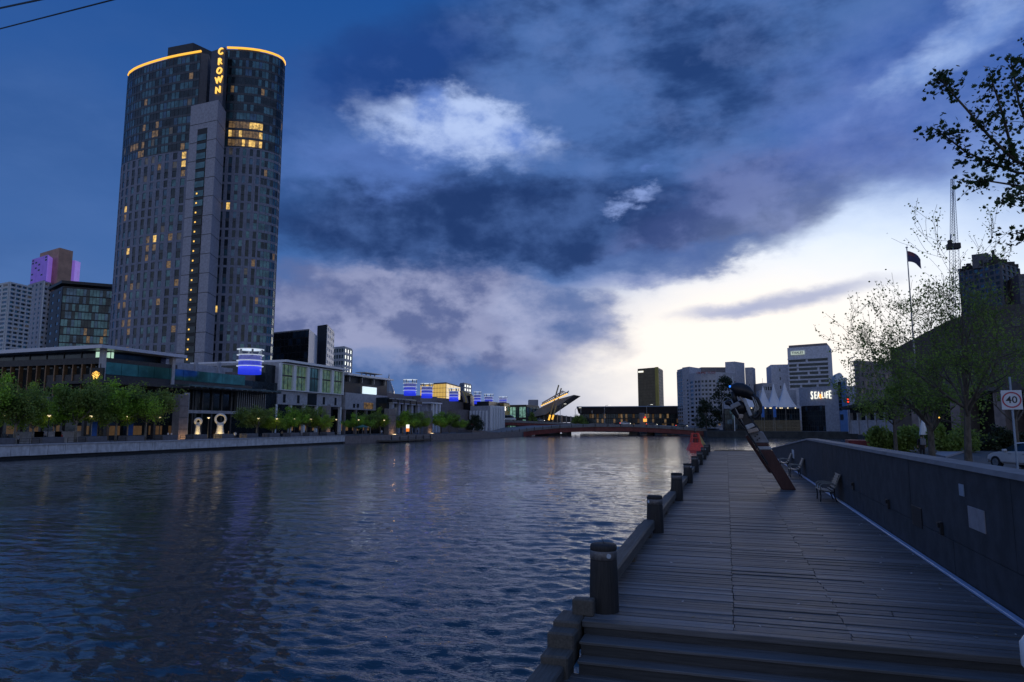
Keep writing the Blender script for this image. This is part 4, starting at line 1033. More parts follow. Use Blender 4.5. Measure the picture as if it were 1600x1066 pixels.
def pylons():
    PS = mat_concrete('purple_brown_pylon_stone', (.20, .175, .175), .15)
    for px0, px1, top, lab in ((278, 294, 616, 'left of the white ring sculpture'), (509.5, 517, 634, 'in front of the colonnade hall'), (607, 619.5, 638.5, 'left of the round green trees'), (668, 676.5, 642.5, 'between the round green trees')):
        a = atx(px0, 680, -96.0); c = atx(px1, 680, -96.0); z = atx(px0, top, -96).z
        r = thing('stone_pylon', 'tall slab pylon of brown stone on the promenade, ' + lab, 'pylon', (-96, a.y, -.12), 0, 'stone pylons on the promenade')
        L = c.y - a.y
        b = MB(); b.box(-1.6, 0, 0, L * .86, 0, z + .12); b.build('slab', PS, r, bevel=.05)
        b = MB(); b.box(-1.2, -.3, L * .90, L * 1.05, 0, z + .5); b.build('steel_mast', M_GREYM, r)
        for k in range(1, 4):
            b = MB(); b.box(.002, .02, .02, L * .85, (z + .1) * k / 4 - .04, (z + .1) * k / 4 + .04); b.build('joint', M_DARKG, r)
        b = MB(); b.box(.5, .9, L * .3, L * .6, 0, .18); b.build('uplight', M_LAMP, r)
        ld = bpy.data.lights.new('uplight_lamp', 'POINT'); ld.energy = 45; ld.color = (1, .55, .22); ld.shadow_soft_size = .2; link('uplight_lamp', ld, r, (1.0, L * .45, .5))
    # two pale sculptures
    WS = mat('white_mosaic', (.62, .60, .55), .5, 0, .25, 6, bump=.6)
    for px, py, ro, rh, hw, lab, nm in ((344.5, 655, 9.0, 5.6, 1, 'white ring sculpture on a waisted base, lit warm from below', 'ring'), (309.5, 658.5, 6.0, 2.0, 1, 'smaller white disc sculpture on a waisted base, lit warm from below', 'disc')):
        q = atx(px, py, -97.0); D = (q.xy.length) * math.cos(0); k = atd(px, py, 1.0); f = ray(px, py); D = q.length * 0 + q.x / f[0].x * f[1]; s = D / F
        r = thing('promenade_sculpture', lab, 'sculpture', (q.x, q.y, -.12)); zc = q.z + .12; Rm = (ro + rh) / 2 * s; rm = (ro - rh) / 2 * s
        dd = Vector((-q.x, -q.y)).normalized(); tt = Vector((-dd.y, dd.x, 0))
        b = MB(); ns, nt = 28, 10
        for i in range(ns):
            a = 2 * math.pi * i / ns; cr = tt * math.cos(a) + Vector((0, 0, 1)) * math.sin(a); bump = 1 + .10 * (i % 2)
            for j in range(nt):
                e = 2 * math.pi * j / nt; p = cr * (Rm + rm * bump * math.cos(e)) + Vector((dd.x, dd.y, 0)) * rm * 1.1 * math.sin(e); b.v.append((p.x, p.y, p.z + zc))
        for i in range(ns):
            for j in range(nt): b.f.append((i * nt + j, ((i + 1) % ns) * nt + j, ((i + 1) % ns) * nt + (j + 1) % nt, i * nt + (j + 1) % nt)); b.m.append(0)
        b.build(nm, WS, r, True)
        h = zc - ro * s * .85; w = ro * s
        b = MB(); b.lathe([(w * .95, 0), (w * .88, h * .1), (w * .62, h * .55), (w * .50, h * .85), (w * .6, h)], 16); b.build('base', WS, r, True)
        b = MB(); b.box(.9, 1.2, -.2, .2, 0, .15); b.build('uplight', M_LAMP, r)
        ld = bpy.data.lights.new('uplight_lamp', 'POINT'); ld.energy = 260; ld.color = (1, .72, .28); ld.shadow_soft_size = .15; link('uplight_lamp', ld, r, (dd.x * 1.9, dd.y * 1.9, .35))
    # canvas wind breaks, cafe umbrella, bollard light
    for k, px in enumerate((22, 52, 84)):
        a = atx(px, 679, -100); o = MB(); o.box(-.06, .06, 0, 4.6, .1, 1.9); o.box(-.1, .1, -.06, .06, 0, 2.0); o.box(-.1, .1, 4.54, 4.66, 0, 2.0)
        o = o.build('canvas_windbreak', mat('pale_canvas', (.42, .41, .42), .85, 0, .15, 1.5) if 'pale_canvas' not in MATS else MATS['pale_canvas']); o.location = (-100, a.y, -.12)
        tag(o, 'pale canvas windbreak under the trees, ' + ORD[2 - k] + ' from the brown pylon side', 'windbreak', 'canvas windbreaks under the trees')
    q = atx(566, 676, -95); r = thing('cafe_umbrella', 'open green cafe umbrella on the promenade before the black box hall', 'umbrella', (q.x, q.y, -.12))
    b = MB(); b.tube([(0, 0, 0), (0, 0, 2.9)], .04, 6); b.build('pole', M_GREYM, r)
    b = MB(); b.lathe([(2.0, 2.25), (1.1, 2.6), (.06, 2.95)], 8, caps=False); b.build('canopy', mat('teal_canvas', (.05, .16, .14), .8, 0, .1, 2), r)
    q = atx(637, 671, -92); r = thing('lit_totem', 'small glowing orange and white totem sign on the promenade', 'sign', (q.x, q.y, -.12))
    b = MB(); b.box(-.3, .3, -.5, .5, .9, 1.9); b.build('orange_box', mat('orange_totem', (.8, .3, .05), .4, 0, .05, 2, emit=(1, .25, .03), es=.8, sample=False), r)
    b = MB(); b.box(-.3, .3, -.5, .5, 1.902, 3.0); b.build('white_box', M_SIGNW, r); b = MB(); b.box(-.25, .25, -.45, .45, 0, .898); b.build('foot', M_DARK, r)
pylons()

# ---------------------------------------------------------------- vegetation
def leaf_cloud(name, cents, rads, n, size, m, seed, flat=1.0, droop=.3):
    rng = np.random.default_rng(seed); c = np.array(cents, float); rd = np.array(rads, float)
    idx = rng.integers(0, len(c), n); d = rng.normal(size=(n, 3)); d /= np.linalg.norm(d, axis=1)[:, None]
    p = c[idx] + d * (rd[idx] * rng.random(n) ** .45)[:, None] * np.array([1, 1, flat])
    u = rng.normal(size=(n, 3)); u[:, 2] -= droop; u /= np.linalg.norm(u, axis=1)[:, None]
    w = rng.normal(size=(n, 3)); v = np.cross(u, w); v /= np.linalg.norm(v, axis=1)[:, None]
    s = size * rng.uniform(.6, 1.3, n)[:, None]
    nn = np.cross(u, v)
    P = np.stack([p, p + u * s * .5 + v * s * .42 + nn * s * .1, p + u * s, p + u * s * .5 - v * s * .42 + nn * s * .1], 1).reshape(-1, 3)
    me = bpy.data.meshes.new(name); f = np.arange(4 * n, dtype=np.int32)
    me.vertices.add(4 * n); me.vertices.foreach_set('co', P.astype(np.float32).ravel())
    me.loops.add(4 * n); me.loops.foreach_set('vertex_index', f); me.polygons.add(n); me.polygons.foreach_set('loop_start', np.arange(0, 4 * n, 4, dtype=np.int32))
    me.update(calc_edges=True); me.materials.append(m); return me
def skeleton(rng, trunk_h, trunk_r, spread, levels, n0=6, up=.5, ratio=.68, lean=(0, 0), first=.45, kids=(2, 4), wig=.18):
    segs = []; tips = []
    def grow(p, d, L, r, lv):
        n = 4; pts = [p.copy()]; rr = [r]; dd = d.copy()
        for i in range(n):
            dd = (dd + Vector((rng.uniform(-wig, wig), rng.uniform(-wig, wig), rng.uniform(-wig, wig) + .05 * up))).normalized()
            p = p + dd * L / n; pts.append(p.copy()); rr.append(r * (1 - .5 * (i + 1) / n))
        segs.append((pts, rr, lv))
        if lv >= levels: tips.extend(pts[1:]); return
        if lv >= levels - 1: tips.extend(pts[2:])
        for k in range(rng.randint(*kids)):
            i = rng.randint(1, n); a = rng.uniform(0, 6.283); o = dd.orthogonal().normalized(); o.rotate(Matrix.Rotation(a, 3, dd))
            nd = (dd * rng.uniform(.5, 1.0) + o * rng.uniform(.5, 1.0) * spread + Vector((0, 0, up * .4))).normalized()
            grow(pts[i], nd, L * ratio * rng.uniform(.75, 1.2), max(rr[i] * .62, .006), lv + 1)
    tp = [Vector((0, 0, -.3)), Vector((lean[0] * .3, lean[1] * .3, trunk_h * .35)), Vector((lean[0] * .6, lean[1] * .6, trunk_h * .7)), Vector((lean[0], lean[1], trunk_h))]
    segs.append((tp, [trunk_r * 1.15, trunk_r, trunk_r * .9, trunk_r * .82], 0))
    for k in range(n0):
        a = 6.283 * k / n0 + rng.uniform(-.4, .4); z = trunk_h * rng.uniform(.72, 1.0)
        d = Vector((math.cos(a) * spread, math.sin(a) * spread, rng.uniform(.5, 1.2) * up * 2)).normalized()
        grow(Vector((lean[0], lean[1], z)), d, trunk_h * first * rng.uniform(.8, 1.25), trunk_r * .5, 1)
    grow(tp[-1], Vector((0, 0, 1)), trunk_h * first * 1.2, trunk_r * .6, 1)
    return segs, tips
def bank_trees():
    rng = random.Random(5); protos = []
    for v in range(3):
        segs, tips = skeleton(rng, 3.1, .15, .85, 3, 7, .5, .68, first=.85)
        b = MB()
        for pts, rr, lv in segs:
            if lv <= 2: b.tube(pts, rr, 5 if lv else 8)
        tm = b.mesh('trunk', M_BARKP, True)
        cents = [t for t in tips if t.z > 2.4]; cents = rng.sample(cents, min(len(cents), 190))
        cm = leaf_cloud('crown', cents, [rng.uniform(.6, 1.15) for _ in cents], 9500, .24, (M_LEAF, M_LEAF2, M_LEAF3)[v], 10 + v)
        hi = max(t.z for t in cents); wd = max(math.hypot(t.x, t.y) for t in cents)
        protos.append((tm, cm, hi, wd))
    def put(px, Xp, hpx_top, label, group, v, wscale=1.0, name='promenade_tree'):
        q = atx(px, 690, Xp); zt = (atx(px, hpx_top, Xp).z + .12) * rng.uniform(.92, 1.06); tm, cm, hi, wd = protos[v]
        s = zt / (hi + .6)
        r = thing(name, label, 'tree', (q.x, q.y, -.12), rng.uniform(0, 6), group); r.scale = (s * wscale, s * wscale, s)
        link('trunk', tm, r); link('crown', cm, r)
    G = 'green trees along the far promenade'
    for i, (px, X_, top, w) in enumerate(((-12, -97, 583, 1.0), (22, -96, 586, 1.0), (50, -97, 592, 1.0), (84, -101, 590, 1.1), (117, -97, 588, 1.05), (150, -101, 592, 1.0), (180, -97, 592, 1.05), (226, -97, 596, 1.2))):
        put(px, X_, top, 'leafy green tree before the dark casino hall, ' + ORD[7 - i] + ' of its row from the brown pylon', G, i % 3, w)
    for i, (px, top) in enumerate(((400, 630), (425, 634), (452, 632), (478, 630), (496, 634))):
        put(px, -97, top, 'small green tree before the colonnade hall, ' + ORD[4 - i] + ' from the black box hall', 'small trees before the colonnade hall', (i + 1) % 3, 1.25)
    for i, (px, top) in enumerate(((556, 642), (578, 640), (594, 637))):
        put(px, -98, top, 'round green tree before the black box hall, ' + ORD[2 - i] + ' from the pylon', 'trees before the black box hall', i % 3, 1.3)
    for i, (px, top) in enumerate(((629, 639), (643, 640), (656, 641), (688, 644), (702, 644), (714, 646))):
        put(px, -95, top, 'round green tree before the terraced podium, ' + ORD[5 - i] + ' from the bridge end', 'trees before the terraced podium', i % 3, 1.45)
bank_trees()

def dark_trees():
    rng = random.Random(9)
    for px, top, wpx, D, lab, nm in ((1104, 622, 40, 285, 'broad dark tree left of the tall one on the far bank', 'dark_tree'), (1134, 587, 46, 290, 'tall dark evergreen tree before the curved hotel', 'evergreen_tree'), (742, 650, 30, 262, 'dark bushy tree at the left end of the bridge', 'dark_tree'), (832, 645, 18, 320, 'low green tree behind the bridge ramp', 'dark_tree'), (905, 651, 30, 330, 'low green tree before the lit glass hall', 'dark_tree')):
        base = atd(px, 680, D); zt = atd(px, top, D).z; R_ = wpx / 2 * D / F; h = zt - .4; cents = []; rads = []
        for k in range(60):
            z = rng.uniform(.15, .97); rr = R_ * (1.05 - .75 * max(0, (z - .35) / .65)) * math.sqrt(rng.random()); a = rng.uniform(0, 6.28)
            cents.append((rr * math.cos(a), rr * math.sin(a), z * h)); rads.append(rng.uniform(.10, .22) * R_ * 1.6)
        r = thing(nm, lab, 'tree', (base.x, base.y, .4))
        b = MB(); b.tube([(0, 0, 0), (0.2, 0, h * .4), (0, 0, h * .85)], [R_ * .07, R_ * .05, .1], 6)
        for k in range(5): b.tube([(0.1, 0, h * (.25 + .1 * k)), tuple(c * .8 for c in cents[k * 7][:2]) + (cents[k * 7][2] * .9,)], [.2, .08], 5)
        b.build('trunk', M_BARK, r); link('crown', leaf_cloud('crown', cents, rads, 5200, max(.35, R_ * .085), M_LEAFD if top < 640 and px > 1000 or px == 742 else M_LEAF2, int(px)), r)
dark_trees()

# right bank trees: sparse spring foliage
def right_trees():
    G_ = .42
    def tree(seed, base, h, tr, lab, nleaf, size, m, levels=5, spread=.75, lean=(0, 0), first=.85, name='plane_tree', kids=(2, 3), tips_r=.25, th=.30):
        rng = random.Random(seed)
        segs, tips = skeleton(rng, h * th, tr, spread, levels, 6, .55, .70, lean, first, kids, .16)
        top = max(t.z for t in tips); s = h / top
        r = thing(name, lab, 'tree', (base.x, base.y, G_))
        b = MB()
        for pts, rr, lv in segs: b.tube([p * s for p in pts], [max(q * (1 if lv < 1 else .9), .007) for q in rr], 8 if lv == 0 else (5 if lv < 3 else 4), cap=False)
        b.build('trunk', M_BARK, r, True)
        c = [tuple(t * s) for t in tips]
        link('crown', leaf_cloud('crown', c, [tips_r] * len(c), nleaf, size, m, seed), r); return r
    q = atd(1512, 715, 34.0); tree(21, q, 13.4, .17, 'tall sparse spring tree standing behind the charcoal wall by the road', 9000, .11, M_LEAFN, 5, .9, (.2, 0), 1.0, kids=(3, 4), tips_r=.3)
    q = atd(1456, 700, 44.0); tree(33, q, 11.5, .20, 'bushier sparse tree beside the flagpole, behind the person', 6000, .15, M_LEAFN, 5, .95, (0, 0), 1.0, kids=(2, 4), tips_r=.35)
    q = atd(1400, 700, 56.0); tree(41, q, 8.6, .14, 'smaller olive green tree left of the sparse trees', 4000, .16, M_LEAF2, 4, 1.0, (0, 0), .95, kids=(2, 4), tips_r=.4)
    q = atd(1590, 700, 62.0); tree(52, q, 13.0, .2, 'dark tree behind the speed limit sign', 2200, .18, M_LEAFN, 5, 1.0, (0, 0), .9, kids=(2, 3), tips_r=.4)
    # near plane tree whose boughs hang into view; its trunk stands beside the wall, right of the view
    rng = random.Random(77); base = atd(1830, 700, 15.5)
    r = thing('overhanging_plane_tree', 'plane tree whose leafy boughs with seed balls hang in from the right', 'tree', (base.x, base.y, G_))
    loc = Vector((base.x, base.y, G_)); b = MB(); tw = MB(); tips = []
    b.tube([Vector((0, 0, -.3)), Vector((.05, 0, 2)), Vector((0, .1, 4.5)), Vector((.1, 0, 7.5))], [.32, .26, .22, .16], 10)
    def W(px, py, D): return atd(px, py, D) - loc
    boughs = [[(1700, 340, 15.4), (1640, 275, 15.2), (1585, 250, 15), (1545, 212, 14.8), (1510, 170, 14.7), (1478, 135, 14.6), (1470, 122, 14.6)],
              [(1640, 275, 15.2), (1590, 270, 15.3), (1550, 255, 15.4), (1510, 238, 15.4), (1480, 215, 15.4), (1458, 200, 15.3)],
              [(1640, 275, 15.2), (1610, 210, 15.2), (1592, 160, 15.2), (1585, 120, 15.1), (1580, 98, 15.1)],
              [(1585, 250, 15), (1570, 190, 14.7), (1558, 150, 14.6), (1548, 120, 14.6)],
              [(1700, 340, 15.4), (1640, 300, 15.3), (1590, 290, 15.2), (1545, 283, 15.1), (1505, 284, 15.0)],
              [(1700, 340, 15.4), (1640, 310, 15), (1600, 302, 14.8), (1580, 306, 14.8)],
              [(1760, 420, 15.6), (1680, 380, 15.2), (1620, 372, 15), (1588, 363, 15)],
              [(1720, 250, 15.4), (1660, 160, 15.3), (1625, 110, 15.2), (1600, 70, 15.1)]]
    for bi, bo in enumerate(boughs):
        pts = [W(*q) for q in bo]
        if bi in (0, 6, 7): pts = [Vector((.05, .05, 6.2 - (2 if bi == 6 else 0)))] + pts
        n = len(pts); b.tube(pts, [max(.012, (.045 if bi in (0, 6, 7) else .026) * (1 - i / n) + .008) for i in range(n)], 6)
        for i in range(1, n):
            for k in range(5 if bo[min(i, len(bo) - 1)][0] < 1660 else 2):
                f = rng.random(); p = pts[i - 1].lerp(pts[i], f)
                d = ((pts[i] - pts[i - 1]).normalized() * .5 + Vector((rng.uniform(-1, 1), rng.uniform(-1, 1), rng.uniform(-.7, .8)))).normalized(); L = rng.uniform(.15, .5)
                q1 = p + d * L * .5; q2 = p + d * L + Vector((0, 0, -.04)); tw.tube([p, q1, q2], [.008, .006, .004], 4); tips += [q1, q2, q2, p]
        tips += [pts[-1]] * 3
    b.build('trunk', M_BARK, r, True); tw.build('twigs', M_BARK, r)
    # lobed leaves
    lv = MB(); lobes = [(0, 0), (.32, .10), (.50, .42), (.30, .46), (.34, .82), (.12, .66), (0, 1.05), (-.12, .66), (-.34, .82), (-.30, .46), (-.50, .42), (-.32, .10)]
    nl = 0; order = list(range(len(tips))); rng.shuffle(order)
    leaf = stuff
    lm = MB(); lm.v = [(x_, y_, .06 * abs(x_)) for x_, y_ in lobes]; lm.f = [tuple(range(12))]; lm.m = [0]
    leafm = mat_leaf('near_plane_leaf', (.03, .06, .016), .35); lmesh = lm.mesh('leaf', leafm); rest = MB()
    rest_n = 0
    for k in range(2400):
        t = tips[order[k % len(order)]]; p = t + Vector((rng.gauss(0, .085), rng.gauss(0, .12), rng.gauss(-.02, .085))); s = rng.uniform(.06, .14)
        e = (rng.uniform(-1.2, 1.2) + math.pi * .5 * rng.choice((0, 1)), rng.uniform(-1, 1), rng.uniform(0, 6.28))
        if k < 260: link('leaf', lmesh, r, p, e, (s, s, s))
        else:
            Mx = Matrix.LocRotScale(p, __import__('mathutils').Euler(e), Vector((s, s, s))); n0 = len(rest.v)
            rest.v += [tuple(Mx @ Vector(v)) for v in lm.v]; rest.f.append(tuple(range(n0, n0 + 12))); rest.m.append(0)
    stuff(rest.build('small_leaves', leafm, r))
    sm = MB(); sm.lathe([(.3, -.95), (.8, -.6), (1, 0), (.8, .6), (.3, .95)], 8); smesh = sm.mesh('seed_ball', mat('brown_seed_ball', (.05, .045, .025), .9, 0, .3, 30), True)
    for k in range(46):
        t = tips[rng.randrange(len(tips))]; p = t + Vector((rng.uniform(-.1, .1), rng.uniform(-.1, .1), -rng.uniform(.06, .18))); s = rng.uniform(.02, .032)
        link('seed_ball', smesh, r, p, (0, 0, 0), (s, s, s))
right_trees()

def hedges():
    rng = random.Random(12)
    for i, (px0, px1, top, D, m, lab) in enumerate(((1364, 1432, 667, 62, M_LEAF2, 'green strappy hedge behind the charcoal wall, left of the person'), (1462, 1515, 664, 60, M_LEAF2, 'green hedge between the two tree trunks'), (1518, 1605, 668, 64, M_LEAFD, 'dark green hedge along the far side of the road'))):
        a = atd(px0, 690, D); c = atd(px1, 690, D); zt = atd(px0, top, D).z - .42
        r = thing('hedge', lab, 'hedge', (a.x, a.y, .42)); v = Vector((c.x - a.x, c.y - a.y, 0)); cents = []; n = 40
        for k in range(n):
            f = rng.random(); cents.append(tuple(v * f + Vector((rng.uniform(-.6, .6), rng.uniform(-.6, .8), rng.uniform(.2, .85) * zt * (.75 + .3 * math.sin(f * 9 + i))))))
        link('foliage', leaf_cloud('foliage', cents, [rng.uniform(.4, .8) for _ in cents], 6500, .24, m, 80 + i, 1, -.6), r)
        b = MB()
        for k in range(0, n, 3): q = cents[k]; b.tube([(q[0], q[1], 0), (q[0] * .99, q[1], q[2] * .9)], [.03, .012], 4)
        b.build('stems', M_BARK, r)
    a = atd(1326, 692, 66); c = atd(1364, 692, 64); o = MB(); z = atd(1340, 688, 66).z
    o.prism([(a.x, a.y), (c.x, c.y), (c.x + .3, c.y + 4), (a.x + .3, a.y + 4)], .4, z); o = o.build('red_low_wall', mat('dull_red_paint', (.18, .02, .02), .7, 0, .25, 2)); tag(o, 'low dark red wall visible over the charcoal wall beside the hedge', 'wall')
hedges()

# ---------------------------------------------------------------- bridge
def ribbon(root, name, m, top, th, depth, Dv=None):
    """a deck that follows (px, py, D) points: top edge line, thickness th metres, depth metres away from the viewer"""
    P = [atd(*q) for q in top]; b = MB()
    for i in range(len(P) - 1):
        a, c = P[i], P[i + 1]; t = Vector((c.x - a.x, c.y - a.y, 0)).normalized(); n = Vector((-t.y, t.x, 0))
        if n.y < 0: n = -n
        b.hexa([(a.x, a.y, a.z - th), (c.x, c.y, c.z - th), (c.x + n.x * depth, c.y + n.y * depth, c.z - th), (a.x + n.x * depth, a.y + n.y * depth, a.z - th),
                (a.x, a.y, a.z), (c.x, c.y, c.z), (c.x + n.x * depth, c.y + n.y * depth, c.z), (a.x + n.x * depth, a.y + n.y * depth, a.z)])
    return b.build(name, m, root)
def bridge():
    RG = mat('dark_red_girder', (.18, .042, .036), .55, .1, .25, .6); BC = mat_concrete('bridge_parapet_concrete', (.20, .19, .19), .3)
    r = thing('road_bridge', 'low road bridge with dark red girders on concrete piers across the river', 'bridge')
    top = [(775, 676.5, 268), (800, 673, 276), (835, 668.5, 286), (875, 665.0, 296), (930, 663.2, 302), (990, 663.5, 300), (1050, 666.5, 292), (1104, 670.0, 284)]
    ribbon(r, 'parapet', BC, top, 1.1, 18); low = [(a, c + 4.0, d + .4) for a, c, d in top]; ribbon(r, 'girder', RG, low, 1.9, 17)
    for k, (a, c, d) in enumerate(top[:-1]):
        for f in (0, .33, .66):
            q = atd(a + (top[k + 1][0] - a) * f, c + (top[k + 1][1] - c) * f, d + (top[k + 1][2] - d) * f - .1); b = MB(); b.box(q.x - .12, q.x + .12, q.y - .1, q.y + .1, q.z - .9, q.z + .35); b.build('railing_post', M_DARKG, r)
    for px0, px1, D in ((836, 846, 296), (848, 858, 300), (860, 868, 303), (878, 886, 303), (983, 996, 306), (1011, 1020, 304)):
        a = atd(px0, 676, D); c = atd(px1, 676, D); b = MB(); b.prism([(a.x, a.y), (c.x, c.y), (c.x, c.y + 9), (a.x, a.y + 9)], -6, atd(px0, 672, D).z); b.build('pier', M_CONC2 if px0 < 900 else M_STONE, r)
    a = atd(836, 683, 294); c = atd(886, 683, 301); b = MB(); b.prism([(a.x, a.y), (c.x, c.y), (c.x - 3, c.y + 11), (a.x - 3, a.y + 11)], -4, -1.2); b.build('pier_cap', M_DARKG, r)
    r = thing('upper_roadway', 'upper roadway with red fascia rising on the left behind the bridge', 'bridge')
    t2 = [(738, 656.5, 285), (765, 656.3, 296), (800, 656.8, 308), (850, 659, 320), (900, 661.5, 328), (960, 662.0, 330)]
    ribbon(r, 'deck', BC, t2, 1.0, 14); ribbon(r, 'fascia', RG, [(a, c + 3.2, d + .3) for a, c, d in t2], 1.3, 13)
    for px, D in ((752, 292), (780, 301), (812, 312)):
        q = atd(px, 670, D); b = MB(); b.box(q.x - 1, q.x + 1, q.y + 2, q.y + 8, -6, atd(px, 661, D).z); b.build('pier', M_STONE, r)
    r = thing('bridge_abutment', 'dark stone abutment with railing under the left bridge end', 'abutment')
    ribbon(r, 'ramp_wall', M_STONE, [(738, 672, 258), (770, 675.5, 264), (800, 678.5, 272)], 6, 10)
    for k in range(14):
        q = atd(742 + k * 5, 668.5 + k * .55, 259 + k * .9); b = MB(); b.box(q.x - .06, q.x + .06, q.y - .06, q.y + .06, q.z - 1.4, q.z + .6); b.build('rail_post', M_GREYM, r)
    r = thing('signal_gantry', 'brown bridge pillar with glowing orange signal box and red light', 'signal'); q = atd(1004, 664, 300)
    b = MB(); b.box(q.x - 1.2, q.x + .9, q.y, q.y + 1.5, q.z - 2, q.z + 5.2); b.build('pillar', M_STONE, r)
    b = MB(); b.box(q.x + .4, q.x + 1.9, q.y - .4, q.y - .01, q.z + 1.3, q.z + 2.7); b.build('orange_box', mat('orange_signal', (.8, .4, .05), .4, 0, .05, 2, emit=(1, .45, .08), es=1.1, sample=False), r)
    b = MB(); b.box(q.x + .9, q.x + 1.5, q.y - .4, q.y - .1, q.z + 3.0, q.z + 3.5); b.build('red_light', mat('red_signal', (.8, .05, .03), .4, 0, .05, 2, emit=(1, .05, .02), es=1.6, sample=False), r)
bridge()

# ---------------------------------------------------------------- vehicles
def make_car(name, paint, van=False, tail=False):
    r = link(name, None)
    if van: st = [(-2.5, .5, .95, 1.0, .82, .7), (-2.4, .35, 1.05, 1.95, .92, .78), (-1.0, .32, 1.1, 2.1, .95, .82), (.9, .32, 1.1, 2.1, .95, .82), (1.5, .32, 1.08, 1.85, .95, .78), (2.0, .34, 1.0, 1.12, .93, .72), (2.5, .42, .82, .86, .84, .66)]
    else: st = [(-2.2, .45, .80, .82, .74, .60), (-2.1, .34, .93, .96, .84, .66), (-1.55, .28, .98, 1.04, .88, .62), (-.95, .26, .97, 1.38, .895, .56), (-.2, .25, .95, 1.45, .90, .57), (.4, .25, .93, 1.40, .90, .56), (1.15, .26, .90, .94, .89, .62), (1.75, .30, .80, .84, .86, .62), (2.1, .38, .66, .70, .76, .56), (2.22, .44, .60, .62, .62, .48)]
    b = MB()
    for x, zb, zl, zr, wl, wr in st:
        prof = [(-wl * .86, zb), (-wl, zb + .12), (-wl, (zb + zl) / 2), (-wl * .985, zl), (-wr, zr - .04 * (zr - zl > .1)), (-wr * .8, zr), (wr * .8, zr), (wr, zr - .04 * (zr - zl > .1)), (wl * .985, zl), (wl, (zb + zl) / 2), (wl, zb + .12), (wl * .86, zb)]
        for y, z in prof: b.v.append((x, y, z))
    n = 12
    for i in range(len(st) - 1):
        for k in range(n):
            j = (k + 1) % n; b.f.append((i * n + k, (i + 1) * n + k, (i + 1) * n + j, i * n + j))
            hi = max(st[i][3] - st[i][2], st[i + 1][3] - st[i + 1][2]) > .25
            lo = min(st[i][3] - st[i][2], st[i + 1][3] - st[i + 1][2]) < .2
            b.m.append(1 if hi and (k in (3, 7) or (lo and k in (4, 5, 6))) else 0)
    b.f.append(tuple(range(n))); b.m.append(0); b.f.append(tuple(range((len(st) - 1) * n, len(st) * n))[::-1]); b.m.append(0)
    me = b.mesh('body', [paint, M_GLD]); bevel_mesh(me, .015); link('body', me, r)
    wx = (-1.35, 1.4) if not van else (-1.55, 1.6); rad = .33
    for x in wx:
        for s in (-1, 1):
            t = MB(); cy = s * .80
            t.tube([(x, cy - .11, rad), (x, cy + .11, rad)], rad, 18); w = t.build('wheel', M_DARK, r)
            t = MB(); t.tube([(x, cy + s * .10, rad), (x, cy + s * .125, rad)], rad * .62, 12); t.build('rim', M_GREYM, w)
    TLm = MATS.get('tail_light') or mat('tail_light', (.6, .03, .02), .3, 0, .02, 2, emit=(1, .07, .03), es=3.0, sample=False)
    HLm = MATS.get('head_light') or mat('head_light', (.9, .9, .8), .3, 0, .02, 2, emit=(1, .95, .8), es=3.0, sample=False)
    xr, xf = st[0][0], st[-1][0]
    for s in (-1, 1):
        t = MB(); t.box(xr - .0, xr + .22, s * .80 - .13, s * .80 + .06, .72, .90); t.build('tail_light', TLm, r, bevel=.02)
        t = MB(); t.box(xf - .28, xf - .04, s * .66 - .14, s * .66 + .1, .56, .70); t.build('headlight', HLm, r, bevel=.02)
        if not van: t = MB(); t.box(.62, .82, s * .92 - .08, s * .92 + .10, .92, 1.06); t.build('door_mirror', paint, r, bevel=.03)
        for xx in (-.45, .45): t = MB(); t.box(xx - .12, xx + .08, s * .90 - .012, s * .90 + .012, .80, .83); t.build('door_handle', M_GREYM, r)
    t = MB(); t.box(xr - .012, xr + .06, -.26, .26, .50, .62); t.build('number_plate', M_WHITE, r)
    return r
P_SIL = mat('silver_car_paint', (.60, .61, .63), .3, .15, .05, 2); P_WHT = mat('white_car_paint', (.7, .71, .72), .3, 0, .05, 2); P_DRK = mat('dark_car_paint', (.05, .055, .065), .25, .4, .1, 2); P_BLU = mat('grey_blue_car_paint', (.16, .18, .22), .25, .5, .05, 2)
c0 = make_car('silver_car', P_SIL); q = atd(1598, 724, 37.0); c0.location = (q.x + .45, q.y, .44); c0.rotation_euler = (0, 0, YAW + R(97)); [setattr(ch.material_slots[0], 'link', 'OBJECT') or setattr(ch.material_slots[0], 'material', M_GREYM) for ch in c0.children if ch.name.startswith('headlight')]
tag(c0, 'silver sedan with glowing tail lights on the road behind the charcoal wall', 'car')
for px, py, D, pt, van, lab, h in ((791, 657.0, 306, P_WHT, 1, 'white van driving on the upper roadway left of the tilted canopy', 0), (763, 656.5, 297, P_SIL, 0, 'silver car on the upper roadway behind the white van', 0), (776, 656.8, 301, P_DRK, 0, 'dark car on the upper roadway right behind the white van', 0), (840, 658.6, 319, P_BLU, 0, 'grey car on the upper roadway under the tilted canopy', 0), (975, 663.4, 303, P_SIL, 0, 'silver car on the bridge left of the orange signal', 0), (1064, 667.2, 292, P_DRK, 0, 'dark car with bright headlights near the right bridge end', 0), (1017, 664.9, 300, P_DRK, 0, 'dark car on the bridge just right of the orange signal', 0)):
    q = atd(px, py, D); c = make_car('bridge_van' if van else 'bridge_car', pt, bool(van)); c.location = (q.x, q.y + 4, q.z - .25); c.rotation_euler = (0, 0, R(8)); c.scale = (1.25,) * 3 if van else (1.1,) * 3; tag(c, lab, 'van' if van else 'car', 'vehicles on the bridges')

